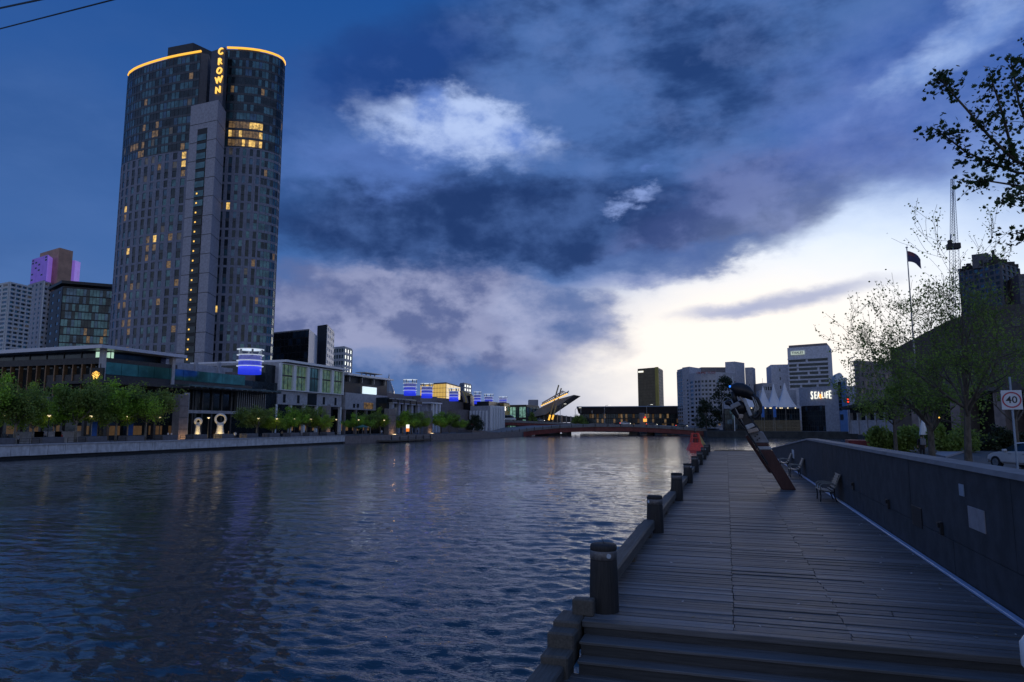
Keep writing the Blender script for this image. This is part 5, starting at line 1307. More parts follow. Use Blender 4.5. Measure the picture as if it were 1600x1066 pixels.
# ---------------------------------------------------------------- tilted blade canopy, far hall, far towers
def blade():
    r = thing('tilted_blade_canopy', 'grey blade canopy tilting up with lit truss and two slanting yellow masts', 'canopy'); G_ = mat('grey_blade_metal', (.17, .17, .18), .5, .2, .15, .3)
    D = 345.0; t = [(826, 650), (846, 636), (872, 624), (897, 617.0)]; lo = [(836, 651), (852, 648), (874, 633), (897, 617.6)]
    b = MB()
    for i in range(3):
        p = [atd(*lo[i], D), atd(*lo[i + 1], D), atd(*t[i + 1], D), atd(*t[i], D)]; o = Vector((0, 16, 0)); n0 = len(b.v)
        b.hexa([p[0], p[1], p[1] + o, p[0] + o, p[3], p[2], p[2] + o, p[3] + o])
    b.build('blade', G_, r)
    b = MB(); a0, a1 = atd(846, 633, D - 1), atd(888, 613.5, D - 1); b.tube([a0, a1], .35, 5); b.build('truss_chord', M_GREYM, r)
    b = MB(); c0_, c1_ = atd(847, 630, D - 1), atd(880, 611, D - 1); b.tube([c0_, c1_], .3, 5); b.build('truss_chord', M_GREYM, r)
    for k in range(14):
        f = (k + .3) / 14; p = a0.lerp(a1, f); q = c0_.lerp(c1_, min(1, f + .03)); b = MB(); b.tube([p, q], .22, 4); b.build('truss_web', M_GREYM, r)
        l = MB(); l.box(p.x - .35, p.x + .35, p.y - .8, p.y - .3, p.z - .7, p.z - .1); l.build('canopy_light', M_GOLD, r)
    YM = mat('yellow_mast', (.35, .27, .12), .5, .2, .2, 1)
    for s, e in (((857, 658), (873, 602)), ((862.5, 657), (877, 607))):
        b = MB(); p, q = atd(*s, D - 3), atd(*e, D + 4); b.tube([p, q], .38, 6); b.build('mast', YM, r)
        b = MB(); m = p.lerp(q, .02); m2 = p.lerp(q, .16); b.tube([m, m2], .46, 6); b.build('lit_mast_foot', M_NEON, r)
    b = MB(); b.tube([atd(880, 618, D), atd(889, 611, D)], .25, 5); b.build('tip_spar', M_GREYM, r)
    r = thing('sloping_roof_hall', 'dark sloping roof running down from the tilted canopy to the bridge', 'roof')
    p = [atd(838, 645, 350), atd(902, 653, 350), atd(902, 660, 350), atd(832, 660, 350)]; b = MB(); o = Vector((0, 14, 0)); b.hexa([p[3], p[2], p[2] + o, p[3] + o, p[0], p[1], p[1] + o, p[0] + o]); b.build('roof', M_DARKG, r)
    for k in range(9): 
        a = atd(843 + k * 7, 645.4 + k * .85, 349.6); b = MB(); b.box(a.x - .3, a.x + .3, a.y - .2, a.y, 0, a.z + .3); b.build('rib', M_GREYM, r)
    for px, top in ((875.5, 634), (899, 640), (945, 636), (1011, 635)):
        r = thing('street_light', 'tall street light with curved arm, ' + {875.5: 'under the tilted canopy', 899: 'at the end of the lit hall', 945: 'before the lit hall', 1011: 'above the orange signal'}[px], 'street light'); q = atd(px, 660, 335); zt = atd(px, top, 335).z
        b = MB(); b.tube([(q.x, q.y, 2), (q.x, q.y, zt), (q.x + .8, q.y, zt + .7), (q.x + 2.4, q.y, zt + .9)], [.16, .1, .08, .07], 5); b.build('pole', M_GREYM, r)
        b = MB(); b.box(q.x + 1.9, q.x + 3.0, q.y - .2, q.y + .2, zt + .72, zt + .9); b.build('lamp_head', M_SIGNW, r)
blade()
def lit_hall():
    r = thing('long_lit_hall', 'long low hall with dark overhanging roof and warm lit glass front', 'building'); WD = [(M_GLW, 1.3), (M_GLD, 6), (MATS['warm_interior_strip'], .8)]
    po, z = plan2((906, 646, 380), (1072, 647, 372), 30); body(r, po, 0, z, M_GLD, 'hall'); F_ = Facade(r); F_.grid(po[0], po[1], 1.0, z, 3, 44, .82, .86, M_DARK, WD, .2, pattern=None); F_.done('mullions')
    a, c = atd(901, 636.5, 376), atd(1066, 635.5, 368); d, e = atd(904, 646.5, 378), atd(1067, 646.5, 370); o = Vector((-2, 30, 0)); b = MB(); b.hexa([d, e, e + o, d + o, a, c, c + o, a + o]); b.build('roof', mat('dark_brown_roof', (.07, .06, .065), .6, .1, .15, .3), r)
    b = MB(); b.tube([atd(901, 636.2, 376), atd(1066, 635.2, 368)], .35, 5); b.build('gutter', M_GREYM, r)
    for k in range(10):
        p = atd(908 + k * 17.5, 646.3, 376.5); b = MB(); b.box(p.x - .25, p.x + .25, p.y - .6, p.y - .3, p.z, p.z + 3.4); b.build('roof_fin', M_GREYM, r)
lit_hall()
M_MATT = mat('matt_navy_glass', (.04, .06, .09), .6, 0, .2, .3, spec=.2)
GT = mat_glass('bronze_gold_glass', (.20, .15, .085), .4, .4, var=.15); GE = mat('gold_edge_cladding', (.42, .33, .08), .4, .5, .1, .2)
r, po, z = simple_building('gold_tower', 'bronze gold glass tower with bright yellow edge on the horizon', 'tower', plan3((996.5, 577, 520), (1027.5, 574, 505), (1035.5, 577, 530)),
    [dict(e=0, nf=20, nb=14, wf=.9, hf=.93, ws=[(GT, 1)], fm=mat('bronze_mullion', (.12, .085, .04), .5, .3, .2, .3), relief=.2), dict(e=1, nf=20, nb=3, wf=.9, hf=.9, ws=[(M_MATT, 1)], fm=M_DARKG, relief=.2)], M_DARKG)
t, n, L = out_normal(po[0], po[1]); b = MB(); b.obox(po[0], t, n, L - 2.2, L + .4, -.5, .5, 0, z + .2); b.build('yellow_edge', GE, r)
b = MB(); b.obox(po[0], t, n, .8, 5.6, 0, .5, z - 3.0, z - 1.8); b.build('lit_sign_strip', M_SIGNW, r)
HC = mat_concrete('hotel_concrete', (.42, .42, .46), .08); HCW = [(M_GLD, 6), (M_GLB, 2), (M_GLW, .12)]
def curved_hotel():
    r = thing('curved_hotel', 'pale curved hotel with rows of square dark windows behind the dark trees', 'hotel')
    D = 345
    po, z = plan3((1058, 577, D + 20), (1066, 576, D + 10), (1075, 577, D + 14)); body(r, po, 0, z, M_CONC2, 'left_slab'); F_ = Facade(r)
    F_.grid(po[0], po[1], 4, z - 1, 14, 3, .85, .6, M_CONC2, [(M_GLB, 4), (M_GLD, 4)], .3)
    po, z = plan3((1066, 573, D + 6), (1077, 573, D), (1100, 574, D + 14)); body(r, po, 0, z, HC, 'stair_tower'); F_.grid(po[0], po[1], 3, z - 6, 13, 2, .45, .5, HC, HCW, .25, skip=lambda k, i: i == 0)
    cv = [(1077, 584, 344), (1085, 583.5, 338), (1095, 582.6, 334), (1106, 582, 332), (1118, 581.8, 331.5), (1130, 582, 333), (1140, 582.6, 336), (1150, 583.5, 341)]
    P = [corner(*c) for c in cv]; z = sum(p[1] for p in P) / len(P); pts = [p[0] for p in P]; body(r, pts + [(pts[-1][0], pts[-1][1] + 22), (pts[0][0], pts[0][1] + 22)], 0, z, HC, 'curved_wing')
    for i in range(len(pts) - 1): F_.grid(pts[i], pts[i + 1], 2, z - 3.4, 11, 2 if i else 1, .62, .52, HC, HCW, .35)
    po, z = plan3((1133, 567, 343), (1148, 565, 340), (1163, 565, 348)); body(r, po, 0, z, HC, 'lift_tower')
    po, z = plan2((1096, 574, 356), (1134, 574, 356), 10); body(r, po, 0, z, M_STONE, 'roof_box')
    po, z = plan3((1164, 575, 350), (1176, 574, 348), (1180, 574, 356)); body(r, po, 0, z, HC, 'right_slab'); F_.grid(po[0], po[1], 4, z - 8, 10, 3, .4, .5, HC, HCW, .2, skip=lambda k, i: i != 1)
    F_.done('window_frames')
    RL = mat('dull_red_letters', (.30, .05, .05), .5, 0, .1, 2)
    s = 'CROWNE PLAZA'
    for i, ch in enumerate(s):
        if ch == ' ': continue
        f = i / (len(s) - 1); px = 1090 + 27 * f; q = atd(px, 583.3 - .7 * f, 333.0 - 2.5 * math.sin(f * 2)); me = text_mesh(ch, 1.5, .08); me.materials.append(RL); o = link('sign_letter', me, r, (q.x, q.y - .6, q.z)); o.rotation_euler = (R(90), 0, YAW * .6 + .1 - f * .2)
curved_hotel()
# pale office with white sign, its lower neighbour, and small far blocks
def office():
    OF = mat_concrete('pale_office_concrete', (.55, .56, .62), .06)
    po, z = plan3((1230, 541.5, 330), (1294, 539.5, 318), (1299, 541, 335)); r = thing('banded_office', 'pale banded office block with long dark window strips and white sign panel', 'office'); body(r, po, 0, z, OF, 'wall')
    t, n, L = out_normal(po[0], po[1]); rows = [562, 569, 575.5, 582, 588.5, 595, 602]
    rnd = random.Random(4)
    for i, py in enumerate(rows):
        zz = atd(1262, py, 324).z; u = .02 * L; cuts = [.0, [.47, .24, .24, .50, .26, .5, .3][i], [1, 1, .74, .76, 1, .76, .7][i], 1.0]
        for k in range(3):
            a, c = cuts[k] * L + .5, cuts[k + 1] * L - .5
            if c - a > 1.5: b = MB(); b.obox(po[0], t, n, a, c, -.02, .06, zz - .95, zz + .25); b.build('window_strip', M_GLD, r)
        b = MB(); b.obox(po[0], t, n, 0, L, 0, .4, zz + .3, zz + .9); b.build('sill_band', OF, r)
    a = atd(1235.5, 552, 328.5); c = atd(1257, 551, 324.8); zt, zb = atd(1246, 548.6, 326.5).z, atd(1246, 554.2, 326.5).z
    u0 = (Vector((a.x, a.y)) - Vector(po[0])).dot(t); u1 = (Vector((c.x, c.y)) - Vector(po[0])).dot(t)
    b = MB(); b.obox(po[0], t, n, u0, u1, .02, .45, zb, zt); s = b.build('sign_panel', mat('pale_sign_panel', (.7, .72, .65), .5, 0, .03, 2, emit=(.85, 1, .75), es=.35, sample=False), r)
    me = text_mesh('THALES', 1.55, .03, .02); me.materials.append(mat('navy_letters', (.03, .05, .12), .5, 0, .1, 2)); um = (u0 + u1) / 2
    o = link('sign_lettering', me, s, (po[0][0] + t.x * um + n.x * .52, po[0][1] + t.y * um + n.y * .52, (zt + zb) / 2)); o.rotation_euler = (R(90), 0, math.atan2(t.y, t.x)); o.scale = (1.0, 1, 1)
    p2 = [tuple(Vector(p)) for p in po]; b = MB(); c_ = Vector(((po[0][0] + po[2][0]) / 2, (po[0][1] + po[2][1]) / 2)); b.prism([tuple(c_ + (Vector(q) - c_) * .93) for q in po], z - .2, z + 1.2); b.build('plant_screen', M_STONE, r)
    simple_building('pale_low_block', 'plain pale block with few small windows left of the banded office', 'building', plan2((1204.5, 570, 342), (1232, 569.5, 340), 20), [dict(e=0, z0=2, nf=7, nb=3, wf=.16, hf=.35, ws=[(M_GLD, 1)], fm=OF, piers=False, bands=False, skip=lambda k, i: i != 1)], OF)
    simple_building('grey_low_block', 'small grey block with flat roof left of the pale low block', 'building', plan2((1191, 599, 340), (1206, 598, 340), 15), [dict(e=0, z0=8, nf=3, nb=4, wf=.6, hf=.5, ws=[(M_GLD, 1)], fm=M_CONC2)], M_CONC2)
    r = thing('dome_topped_block', 'pale blue block with rounded top right of the banded office', 'building'); D = 300
    pts = []
    for k in range(13): a = math.pi * k / 12; pts.append((1311.5 - 6.5 * math.cos(a), 594 - 11.5 * math.sin(a)))
    pr = [atd(1305, 640, D)] + [atd(*p, D) for p in pts] + [atd(1318, 640, D)]; b = MB(); n0 = len(pr); o = Vector((0, 12, 0)); b.v = [tuple(p) for p in pr] + [tuple(p + o) for p in pr]
    b.f = [tuple(range(n0))[::-1], tuple(range(n0, 2 * n0))] + [(i, (i + 1) % n0, n0 + (i + 1) % n0, n0 + i) for i in range(n0)]; b.m = [0] * len(b.f); b.build('rounded_front', mat('pale_blue_render', (.42, .50, .60), .6, 0, .05, .5), r)
    po, z = plan2((1316, 590, D + 4), (1323, 590, D + 4), 12); body(r, po, 0, z, M_CONC2, 'rear_block')
    for k in range(10):
        q = atd(1316, 594 + k * 4.6, D + 3.8); b = MB(); b.box(q.x, q.x + 2.0, q.y - .4, q.y, q.z, q.z + .5); b.build('balcony', M_WHITE, r)
    r, po, z = simple_building('scaffolded_block', 'brown grey block with scaffold ladder on its edge behind the olive tree', 'building', plan3((1334, 564, 210), (1341, 563, 205), (1400, 563, 215)), [dict(e=1, z0=4, nf=7, nb=9, wf=.6, hf=.5, ws=[(M_GLD, 5), (M_GLC, 1)], fm=M_STONE)], mat_concrete('warm_grey_render', (.30, .25, .22), .15))
    t, n, L = out_normal(po[0], po[1])
    for k in range(18): b = MB(); b.obox(po[0], t, n, -.6, L, .3, .9, 2 + k * 1.25, 2.12 + k * 1.25); b.build('scaffold_platform', M_GREYM, r)
    for u in (-.5, L * .5, L - .1): b = MB(); b.obox(po[0], t, n, u, u + .1, .85, .95, .4, z); b.build('scaffold_pole', M_GREYM, r)
office()

# ---------------------------------------------------------------- aquarium on the far quay
def aquarium():
    D = 268.0; AQ = mat_concrete('blue_grey_render', (.30, .33, .40), .08)
    r = thing('far_quay_wall', 'curved concrete quay wall below the aquarium fence', 'wall')
    ln = [(1103, 674.5, 292), (1150, 675, 280), (1200, 675.5, 272), (1245, 677, 262), (1300, 679, 252), (1345, 682, 244)]
    P = [atd(*q) for q in ln]
    for i in range(len(P) - 1):
        for k in range(4):
            a = P[i].lerp(P[i + 1], k / 4 + .004); c = P[i].lerp(P[i + 1], (k + 1) / 4 - .004); b = MB(); b.prism([(a.x, a.y), (c.x, c.y), (c.x + .5, c.y + 2.5), (a.x + .5, a.y + 2.5)], -4, [a.z, c.z, c.z, a.z]); b.build('wall_panel', M_CONC2, r)
    r = thing('aquarium_building', 'blue grey aquarium building with glowing sign, glass grid front and dark base', 'building')
    po, z = plan3((1248, 605, D + 2), (1309, 602.5, D - 14), (1312, 603, D + 10))
    A, B = po[0], po[1]; t, n, L = out_normal(A, B); zg = atd(1270, 634, D - 4).z
    b = MB(); b.obox(A, t, n, 0, L, -25, -1.2, .4, z); b.build('core', AQ, r)
    b = MB(); b.obox(A, t, n, 0, L, -1.19, 0, zg, z); b.build('sign_wall', AQ, r)
    b = MB(); b.obox(A, t, n, L * .66, L, -1.19, -.01, .4, zg - .003); b.build('pier_wall', AQ, r)
    F_ = Facade(r); A2 = (A[0] - n.x * 1.0, A[1] - n.y * 1.0); B2 = (A2[0] + t.x * L * .655, A2[1] + t.y * L * .655)
    F_.grid(A2, B2, .4, zg - .1, 5, 12, .9, .92, M_DARKG, [(M_GLD, 8), (M_GLB, 1)], .2); 
    a = atd(1133, 634, D + 10); po2, z2 = plan2((1132, 641, D + 8), (1249, 636, D + 1), 20); body(r, po2, .4, z2, M_DARK, 'glass_wing')
    t2, n2, L2 = out_normal(po2[0], po2[1]); F_.grid(po2[0], po2[1], 1.0, z2 - .2, 4, 30, .9, .9, M_DARKG, [(M_GLD, 8), (M_GLB, 1.2), (M_GLT, .5)], .2); F_.done('mullions')
    zr = atd(1190, 640, D).z; b = MB(); b.obox(po2[0], t2, n2, 0, L2 * .30, -12, .4, z2, z2 + 3.0); b.build('wing_parapet', AQ, r)
    b = MB(); b.obox(po2[0], t2, n2, L2 * .5, L2 * 1.0, -18, -6, z2, z2 + 7.5); b.build('rear_gable', M_CONC2, r)
    # sign
    lt = [('S', 1269.5, 618.6, 1.25), ('E', 1275, 618.4, 1.15), ('A', 1280.2, 618.2, 1.1), ('L', 1286.2, 618.0, 1.0), ('I', 1290, 618.0, .85), ('F', 1293.4, 617.8, 1.1), ('E', 1297.8, 617.4, 1.25)]
    for ch, px, py, s in lt:
        q = atd(px, py, D); u = None
        dd, f = ray(px, py); den = dd.x * n.x + dd.y * n.y; k = ((A[0]) * n.x + A[1] * n.y) / den; hit = Vector((dd.x * k, dd.y * k, EYE + dd.z * k))
        me = text_mesh(ch, 3.5 * s, .15, .0); me.materials.append(M_SIGNW); o = link('sign_letter', me, r, (hit.x + n.x * .3, hit.y + n.y * .3, hit.z)); o.rotation_euler = (R(90), 0, math.atan2(t.y, t.x)); o.scale = (.50, 1, 1)
    dd, f = ray(1283.2, 619); den = dd.x * n.x + dd.y * n.y; k = (A[0] * n.x + A[1] * n.y) / den
    b = MB(); hit = Vector((dd.x * k + n.x * .3, dd.y * k + n.y * .3, EYE + dd.z * k)); w = .95
    pts = []
    for i in range(10): a_ = math.pi * i / 5 + .3; rr = w if i % 2 else w * .4; pts.append(hit + Vector((t.x * rr * math.cos(a_), t.y * rr * math.cos(a_), rr * math.sin(a_))))
    nb = Vector((n.x, n.y, 0)) * .25; b.v = [tuple(p + nb) for p in pts] + [tuple(p - nb) for p in pts]; b.f = [tuple(range(10))] + [(i, (i + 1) % 10, 10 + (i + 1) % 10, 10 + i) for i in range(10)]; b.m = [0] * 11
    b.build('sign_star', mat('orange_star', (.8, .3, .08), .4, 0, .05, 2, emit=(1, .35, .06), es=1.3, sample=False), r)
    # blue slab tower at the right end
    po3, z3 = plan3((1309.5, 602, D - 16), (1321, 596, D - 19), (1323, 597, D)); body(r, po3, .4, z3, mat('bright_blue_cladding', (.10, .22, .48), .5, .1, .1, .5), 'blue_slab')
    t3, n3, L3 = out_normal(po3[0], po3[1]); 
    for k in range(8): b = MB(); b.obox(po3[0], t3, n3, .1, 1.3, 0, .2, 8 + k * 1.35, 9.15 + k * 1.35); b.build('window', M_GLD, r)
    b = MB(); b.obox(po3[0], t3, n3, .3, 1.6, 0, .15, 4.6, 6.6); b.build('window', M_GLD, r)
    # tents
    TW = mat('white_tent_fabric', (.70, .72, .78), .7, 0, .05, .5)
    for px, top, wl in ((1172, 606, 10.5), (1193.5, 604, 11.0), (1210, 600, 11.5), (1227.5, 599, 14.5)):
        q = atd(px, 637, D - 3); zt = atd(px, top, D - 3).z; w = wl * D / F; zb = atd(px, 636.5, D - 3).z
        tn = thing('tent_canopy', 'white peaked tent canopy on the aquarium terrace, ' + {1172: 'half hidden by the sculpture', 1193.5: 'left of the three in a row', 1210: 'middle of the three in a row', 1227.5: 'widest, beside the sign wall'}[px], 'tent', (q.x, q.y, 0), YAW, 'white tents on the terrace')
        b = MB(); n0 = 0; prof = [(1, zb), (.66, zb + (zt - zb) * .22), (.38, zb + (zt - zb) * .48), (.18, zb + (zt - zb) * .76), (.05, zt)]
        for rr, zz in prof:
            for sx, sy in ((-1, -1), (0, -.93), (1, -1), (.93, 0), (1, 1), (0, .93), (-1, 1), (-.93, 0)): b.v.append((sx * rr * w, sy * rr * w * .6, zz))
        for i in range(len(prof) - 1):
            for k in range(8): b.f.append((i * 8 + k, i * 8 + (k + 1) % 8, (i + 1) * 8 + (k + 1) % 8, (i + 1) * 8 + k)); b.m.append(0)
        b.build('fabric', TW, tn, True)
        b = MB(); b.tube([(0, 0, .4), (0, 0, zt + 3.2)], [.12, .05], 5); b.build('mast', M_GREYM, tn)
        for sx in (-.8, 0, .8): b = MB(); b.box(sx * w - .22, sx * w + .22, -w * .62, -w * .58, zb - .55, zb - .15); b.build('terrace_light', M_LAMP, tn)
    for px in (1192, 1210.5):
        q = atd(px, 644, D - 6); o = thing('blue_banner', 'small blue banner under the white tents, ' + ('left of' if px < 1200 else 'below') + ' the middle tent', 'banner', (q.x, q.y, 0), YAW, 'blue banners under the tents'); b = MB(); b.box(-.55, .55, -.04, .04, q.z - 2, q.z + 2.2); b.build('cloth', mat('bright_blue_cloth', (.04, .16, .5), .6, 0, .1, 1) if 'bright_blue_cloth' not in MATS else MATS['bright_blue_cloth'], o); b = MB(); b.tube([(-.6, 0, .4), (-.6, 0, q.z + 2.5)], .06, 5); b.build('pole', M_GREYM, o)
    fn = thing('picket_fence', 'yellowish picket railing along the aquarium quay', 'fence'); a, c = atd(1178, 657, D - 8), atd(1252, 657.5, D - 14); zt, zb = atd(1215, 657, D - 11).z, atd(1215, 669, D - 11).z
    for k in range(62):
        p = a.lerp(c, k / 61); b = MB(); b.box(p.x - .07, p.x + .07, p.y - .05, p.y + .05, .4, zt); b.build('picket', mat('ochre_picket', (.26, .20, .11), .6, 0, .2, 2) if 'ochre_picket' not in MATS else MATS['ochre_picket'], fn)
    for z_ in (zb + .2, zt - .2): b = MB(); b.tube([(a.x, a.y, z_), (c.x, c.y, z_)], .07, 5); b.build('rail', MATS['ochre_picket'], fn)
    m = thing('blue_light_mast', 'slim white mast with small blue light on the aquarium quay', 'mast'); q = atd(1147, 640, D - 6); zt = atd(1147, 588, D - 6).z; b = MB(); b.tube([(q.x, q.y, .4), (q.x, q.y, zt)], [.16, .08], 6); b.build('pole', M_WHITE, m)
    zl = atd(1147, 604, D - 6).z; b = MB(); b.box(q.x - 1.5, q.x + .9, q.y - .5, q.y - .2, zl - .35, zl + .35); b.build('blue_light', mat('blue_beacon', (.05, .2, .9), .4, 0, .02, 2, emit=(.02, .2, 1), es=1.6, sample=False), m)
    rw = thing('riverside_hall', 'long low hall with sloping dark roof right of the blue slab', 'building'); a, c = atd(1325, 657, 190), atd(1425, 657, 170); t4, n4, L4 = out_normal((a.x, a.y), (c.x, c.y))
    b = MB(); b.obox((a.x, a.y), t4, n4, 0, L4, -14, 0, .4, a.z); b.build('lower_wall', mat_concrete('pale_hall_wall', (.34, .36, .42), .15), rw)
    b = MB(); b.obox((a.x, a.y), t4, n4, 0, L4, -14, -.8, a.z + .003, atd(1330, 640, 190).z); b.build('glazing', M_GLD, rw)
    z0, z1 = atd(1323, 636, 190).z, atd(1425, 616, 170).z; A_ = Vector((a.x, a.y, 0)); T_ = Vector((t4.x, t4.y, 0)); N_ = Vector((n4.x, n4.y, 0)); q0, q1 = A_ + N_ * 2, A_ + T_ * L4 + N_ * 2; o = N_ * -18
    b = MB(); b.hexa([q0 + Vector((0, 0, z0 - .8)), q1 + Vector((0, 0, z1 - .8)), q1 + o + Vector((0, 0, z1 - .8)), q0 + o + Vector((0, 0, z0 - .8)), q0 + Vector((0, 0, z0)), q1 + Vector((0, 0, z1)), q1 + o + Vector((0, 0, z1)), q0 + o + Vector((0, 0, z0))]); b.build('roof', M_DARKG, rw)
    for k in range(7): b = MB(); b.obox((a.x, a.y), t4, n4, L4 * (k + .2) / 7, L4 * (k + .2) / 7 + .5, -.8, .3, .4, a.z + 2); b.build('post', M_CONC2, rw)
    tl = thing('traffic_light', 'small red traffic light on a pole beside the blue slab', 'traffic light'); q = atd(1325, 626, 180); b = MB(); b.tube([(q.x, q.y, .4), (q.x, q.y, q.z + .8)], .07, 5); b.build('pole', M_DARKG, tl); b = MB(); b.box(q.x - .3, q.x + .3, q.y - .25, q.y, q.z - .8, q.z + .8); b.build('head', M_DARK, tl)
    for dz in (-.35, .35): b = MB(); b.tube([(q.x, q.y - .27, q.z + dz), (q.x, q.y - .32, q.z + dz)], .24, 8); b.build('red_lens', MATS['red_signal'], tl)
aquarium()

# ---------------------------------------------------------------- right edge: viaduct, towers, crane, flag
def right_side():
    r = thing('viaduct', 'dark elevated viaduct with deep shadow beneath, behind the speed limit sign', 'viaduct')
    a, c = atd(1400, 596, 95), atd(1680, 592, 76); t, n, L = out_normal((a.x, a.y), (c.x, c.y))
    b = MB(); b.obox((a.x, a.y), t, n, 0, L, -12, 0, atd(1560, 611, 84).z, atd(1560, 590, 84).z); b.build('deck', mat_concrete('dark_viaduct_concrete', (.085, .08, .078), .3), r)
    b = MB(); b.obox((a.x, a.y), t, n, 0, L, -11.5, -5, .4, atd(1560, 611, 84).z - .01); b.build('shadow_backing', M_DARK, r)  # black block standing in for the deep shadow under the deck
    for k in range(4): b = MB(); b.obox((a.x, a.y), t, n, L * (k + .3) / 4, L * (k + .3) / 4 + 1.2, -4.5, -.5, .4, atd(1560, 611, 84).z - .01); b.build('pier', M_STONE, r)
    r = thing('station_shed', 'large dark building with sloping roof seen through the sparse trees', 'building'); p = [atd(1392, 548, 150), atd(1480, 502, 145), atd(1545, 478, 140), atd(1680, 470, 135)]; b = MB()
    for i in range(3):
        q0, q1 = p[i], p[i + 1]; o = Vector((5, 25, 0)); b.hexa([(q0.x, q0.y, .3), (q1.x, q1.y, .3), (q1.x + 5, q1.y + 25, .3), (q0.x + 5, q0.y + 25, .3), q0, q1, q1 + o, q0 + o])
    b.build('wall', mat_concrete('dark_brown_render', (.06, .055, .055), .2), r); F_ = Facade(r)
    for i in range(3): F_.grid((p[i].x, p[i].y), (p[i + 1].x, p[i + 1].y), 4, p[i].z - 1.5, 5, 5, .5, .4, M_STONE, [(M_GLD, 5), (M_GLB, 1.2)], .2, piers=False, bands=False)
    F_.done()
    DT = mat_concrete('dark_tower_concrete', (.10, .105, .125), .1); WN = [(M_GLD, 6), (M_GLB, 3), (M_GLT, 1), (M_GLY, .12)]
    r, po, z = simple_building('unfinished_tower', 'dark tower under construction with crenellated top behind the trees', 'tower', plan3((1497, 412, 330), (1562, 409, 310), (1591, 412, 322)), [dict(e=0, z0=30, nf=18, nb=8, wf=.72, hf=.6, ws=WN, fm=DT), dict(e=1, z0=30, nf=18, nb=4, wf=.6, hf=.65, ws=[(M_GLT, 4), (M_GLB, 3), (M_GLC, 2)], fm=DT, relief=.6)], DT)
    p2, z2 = plan3((1518, 397, 320), (1543, 395, 316), (1551, 397, 326)); body(r, p2, z - 1, z2, DT, 'lift_core')
    for k in range(9):
        f = (k + .5) / 9; b = MB(); A = Vector(po[0]).lerp(Vector(po[1]), f); b.box(A.x - 1.1, A.x + .7, A.y - .5, A.y + 1, z - .2, z + 1.0 + .8 * (k % 3)); b.build('formwork_stub', M_DARK, r)
    for k in range(5): A = Vector(po[1]).lerp(Vector(po[2]), (k + .5) / 5); b = MB(); b.box(A.x - .7, A.x + .7, A.y - .5, A.y + 1, z - .2, z + 1.4 + .6 * (k % 2)); b.build('formwork_stub', M_DARK, r)
    q = atd(1553, 400, 318); b = MB(); b.box(q.x - .5, q.x + .5, q.y, q.y + 1, z, q.z + 3); b.build('hoist_mast', M_DARK, r)
    simple_building('dark_edge_tower', 'dark red brown tower cut off at the frame beside the unfinished tower', 'tower', plan2((1591, 428, 300), (1640, 426, 296), 25), [dict(e=0, z0=30, nf=18, nb=6, wf=.8, hf=.5, ws=[(M_GLD, 6), (M_GLB, 1)], fm=DT)], mat('dark_red_brown', (.09, .065, .065), .7, 0, .2, .3))
    # crane
    cr = thing('tower_crane', 'tower crane with its lattice jib raised upright above the trees', 'crane'); D = 300; ST = mat('crane_steel', (.34, .38, .44), .5, .3, .2, .3)
    def lattice(nm, p, q, w0, w1, k):
        b = MB(); d = (q - p).normalized(); u = Vector((cY, sY, 0)); v = d.cross(u).normalized()
        def C(f, i): w = w0 + (w1 - w0) * f; return p.lerp(q, f) + u * (w * (1 if i in (0, 3) else -1)) + v * (w * (1 if i < 2 else -1))
        for i in range(4): b.tube([C(0, i), C(1, i)], .11, 4)
        for s in range(k):
            for i in range(4): b.tube([C(s / k, i), C((s + 1) / k, (i + 1) % 4)], .06, 3)
        b.build(nm, ST, cr)
    lattice('jib', atd(1491, 386, D), atd(1488.3, 279, D), 1.15, .45, 26); lattice('mast', atd(1492.5, 520, D), atd(1491, 388, D), 1.3, 1.3, 26)
    q = atd(1490, 384, D); b = MB(); b.box(q.x - 2.6, q.x + 2.6, q.y - 1.4, q.y + 1.6, q.z - 1.6, q.z + 1.0); b.box(q.x - 2.2, q.x - .6, q.y - 1.2, q.y + .6, q.z + 1.0, q.z + 2.6); b.build('machinery_deck', M_DARK, cr, bevel=.2)
    b = MB(); b.tube([atd(1486.5, 366, D), atd(1484, 384, D)], .3, 5); b.tube([atd(1486.5, 366, D), atd(1489, 300, D)], .06, 4); b.build('backstay', ST, cr)
    b = MB(); b.tube([atd(1493.5, 383, D), atd(1489.5, 283, D)], .07, 4); b.build('hoist_cable', ST, cr)
    # flag
    fl = thing('flagpole', 'tall flagpole with a drooping dark flag among the sparse trees', 'flagpole'); q = atd(1427, 690, 70); zt = atd(1427 - 20, 388, 70).z
    q = atd(1417, 388, 70); b = MB(); b.tube([(q.x, q.y, .4), (q.x, q.y, q.z)], [.11, .05], 8); b.build('pole', M_GREYM, fl); b = MB(); b.lathe([(.02, q.z), (.12, q.z + .04), (.12, q.z + .12), (.02, q.z + .18)], 8, (q.x, q.y)); b.build('finial', M_GREYM, fl)
    b = MB(); nx, nz = 9, 6
    for i in range(nx):
        for j in range(nz):
            f, g_ = i / (nx - 1), j / (nz - 1); x = f * 1.35; dz = -.30 - f * f * .9 - g_ * 1.15 * (1 - .1 * f); y = .10 * math.sin(f * 7 + g_ * 2) * f
            b.v.append((q.x + .05 + x * cY - y * sY, q.y + x * sY + y * cY, q.z + dz))
    for i in range(nx - 1):
        for j in range(nz - 1): b.f.append((i * nz + j, (i + 1) * nz + j, (i + 1) * nz + j + 1, i * nz + j + 1)); b.m.append(1 if i < 4 and j < 2 else 0)
    b.build('flag', [mat('dark_blue_flag', (.05, .05, .12), .8, 0, .2, 2), mat('flag_canton', (.16, .05, .07), .8, 0, .2, 2)], fl, True)
    # road, kerb, footpath
    a = [atz(1440, 712, .43), atz(1500, 700, .43), atz(1560, 692, .43), atz(1640, 688, .43)]
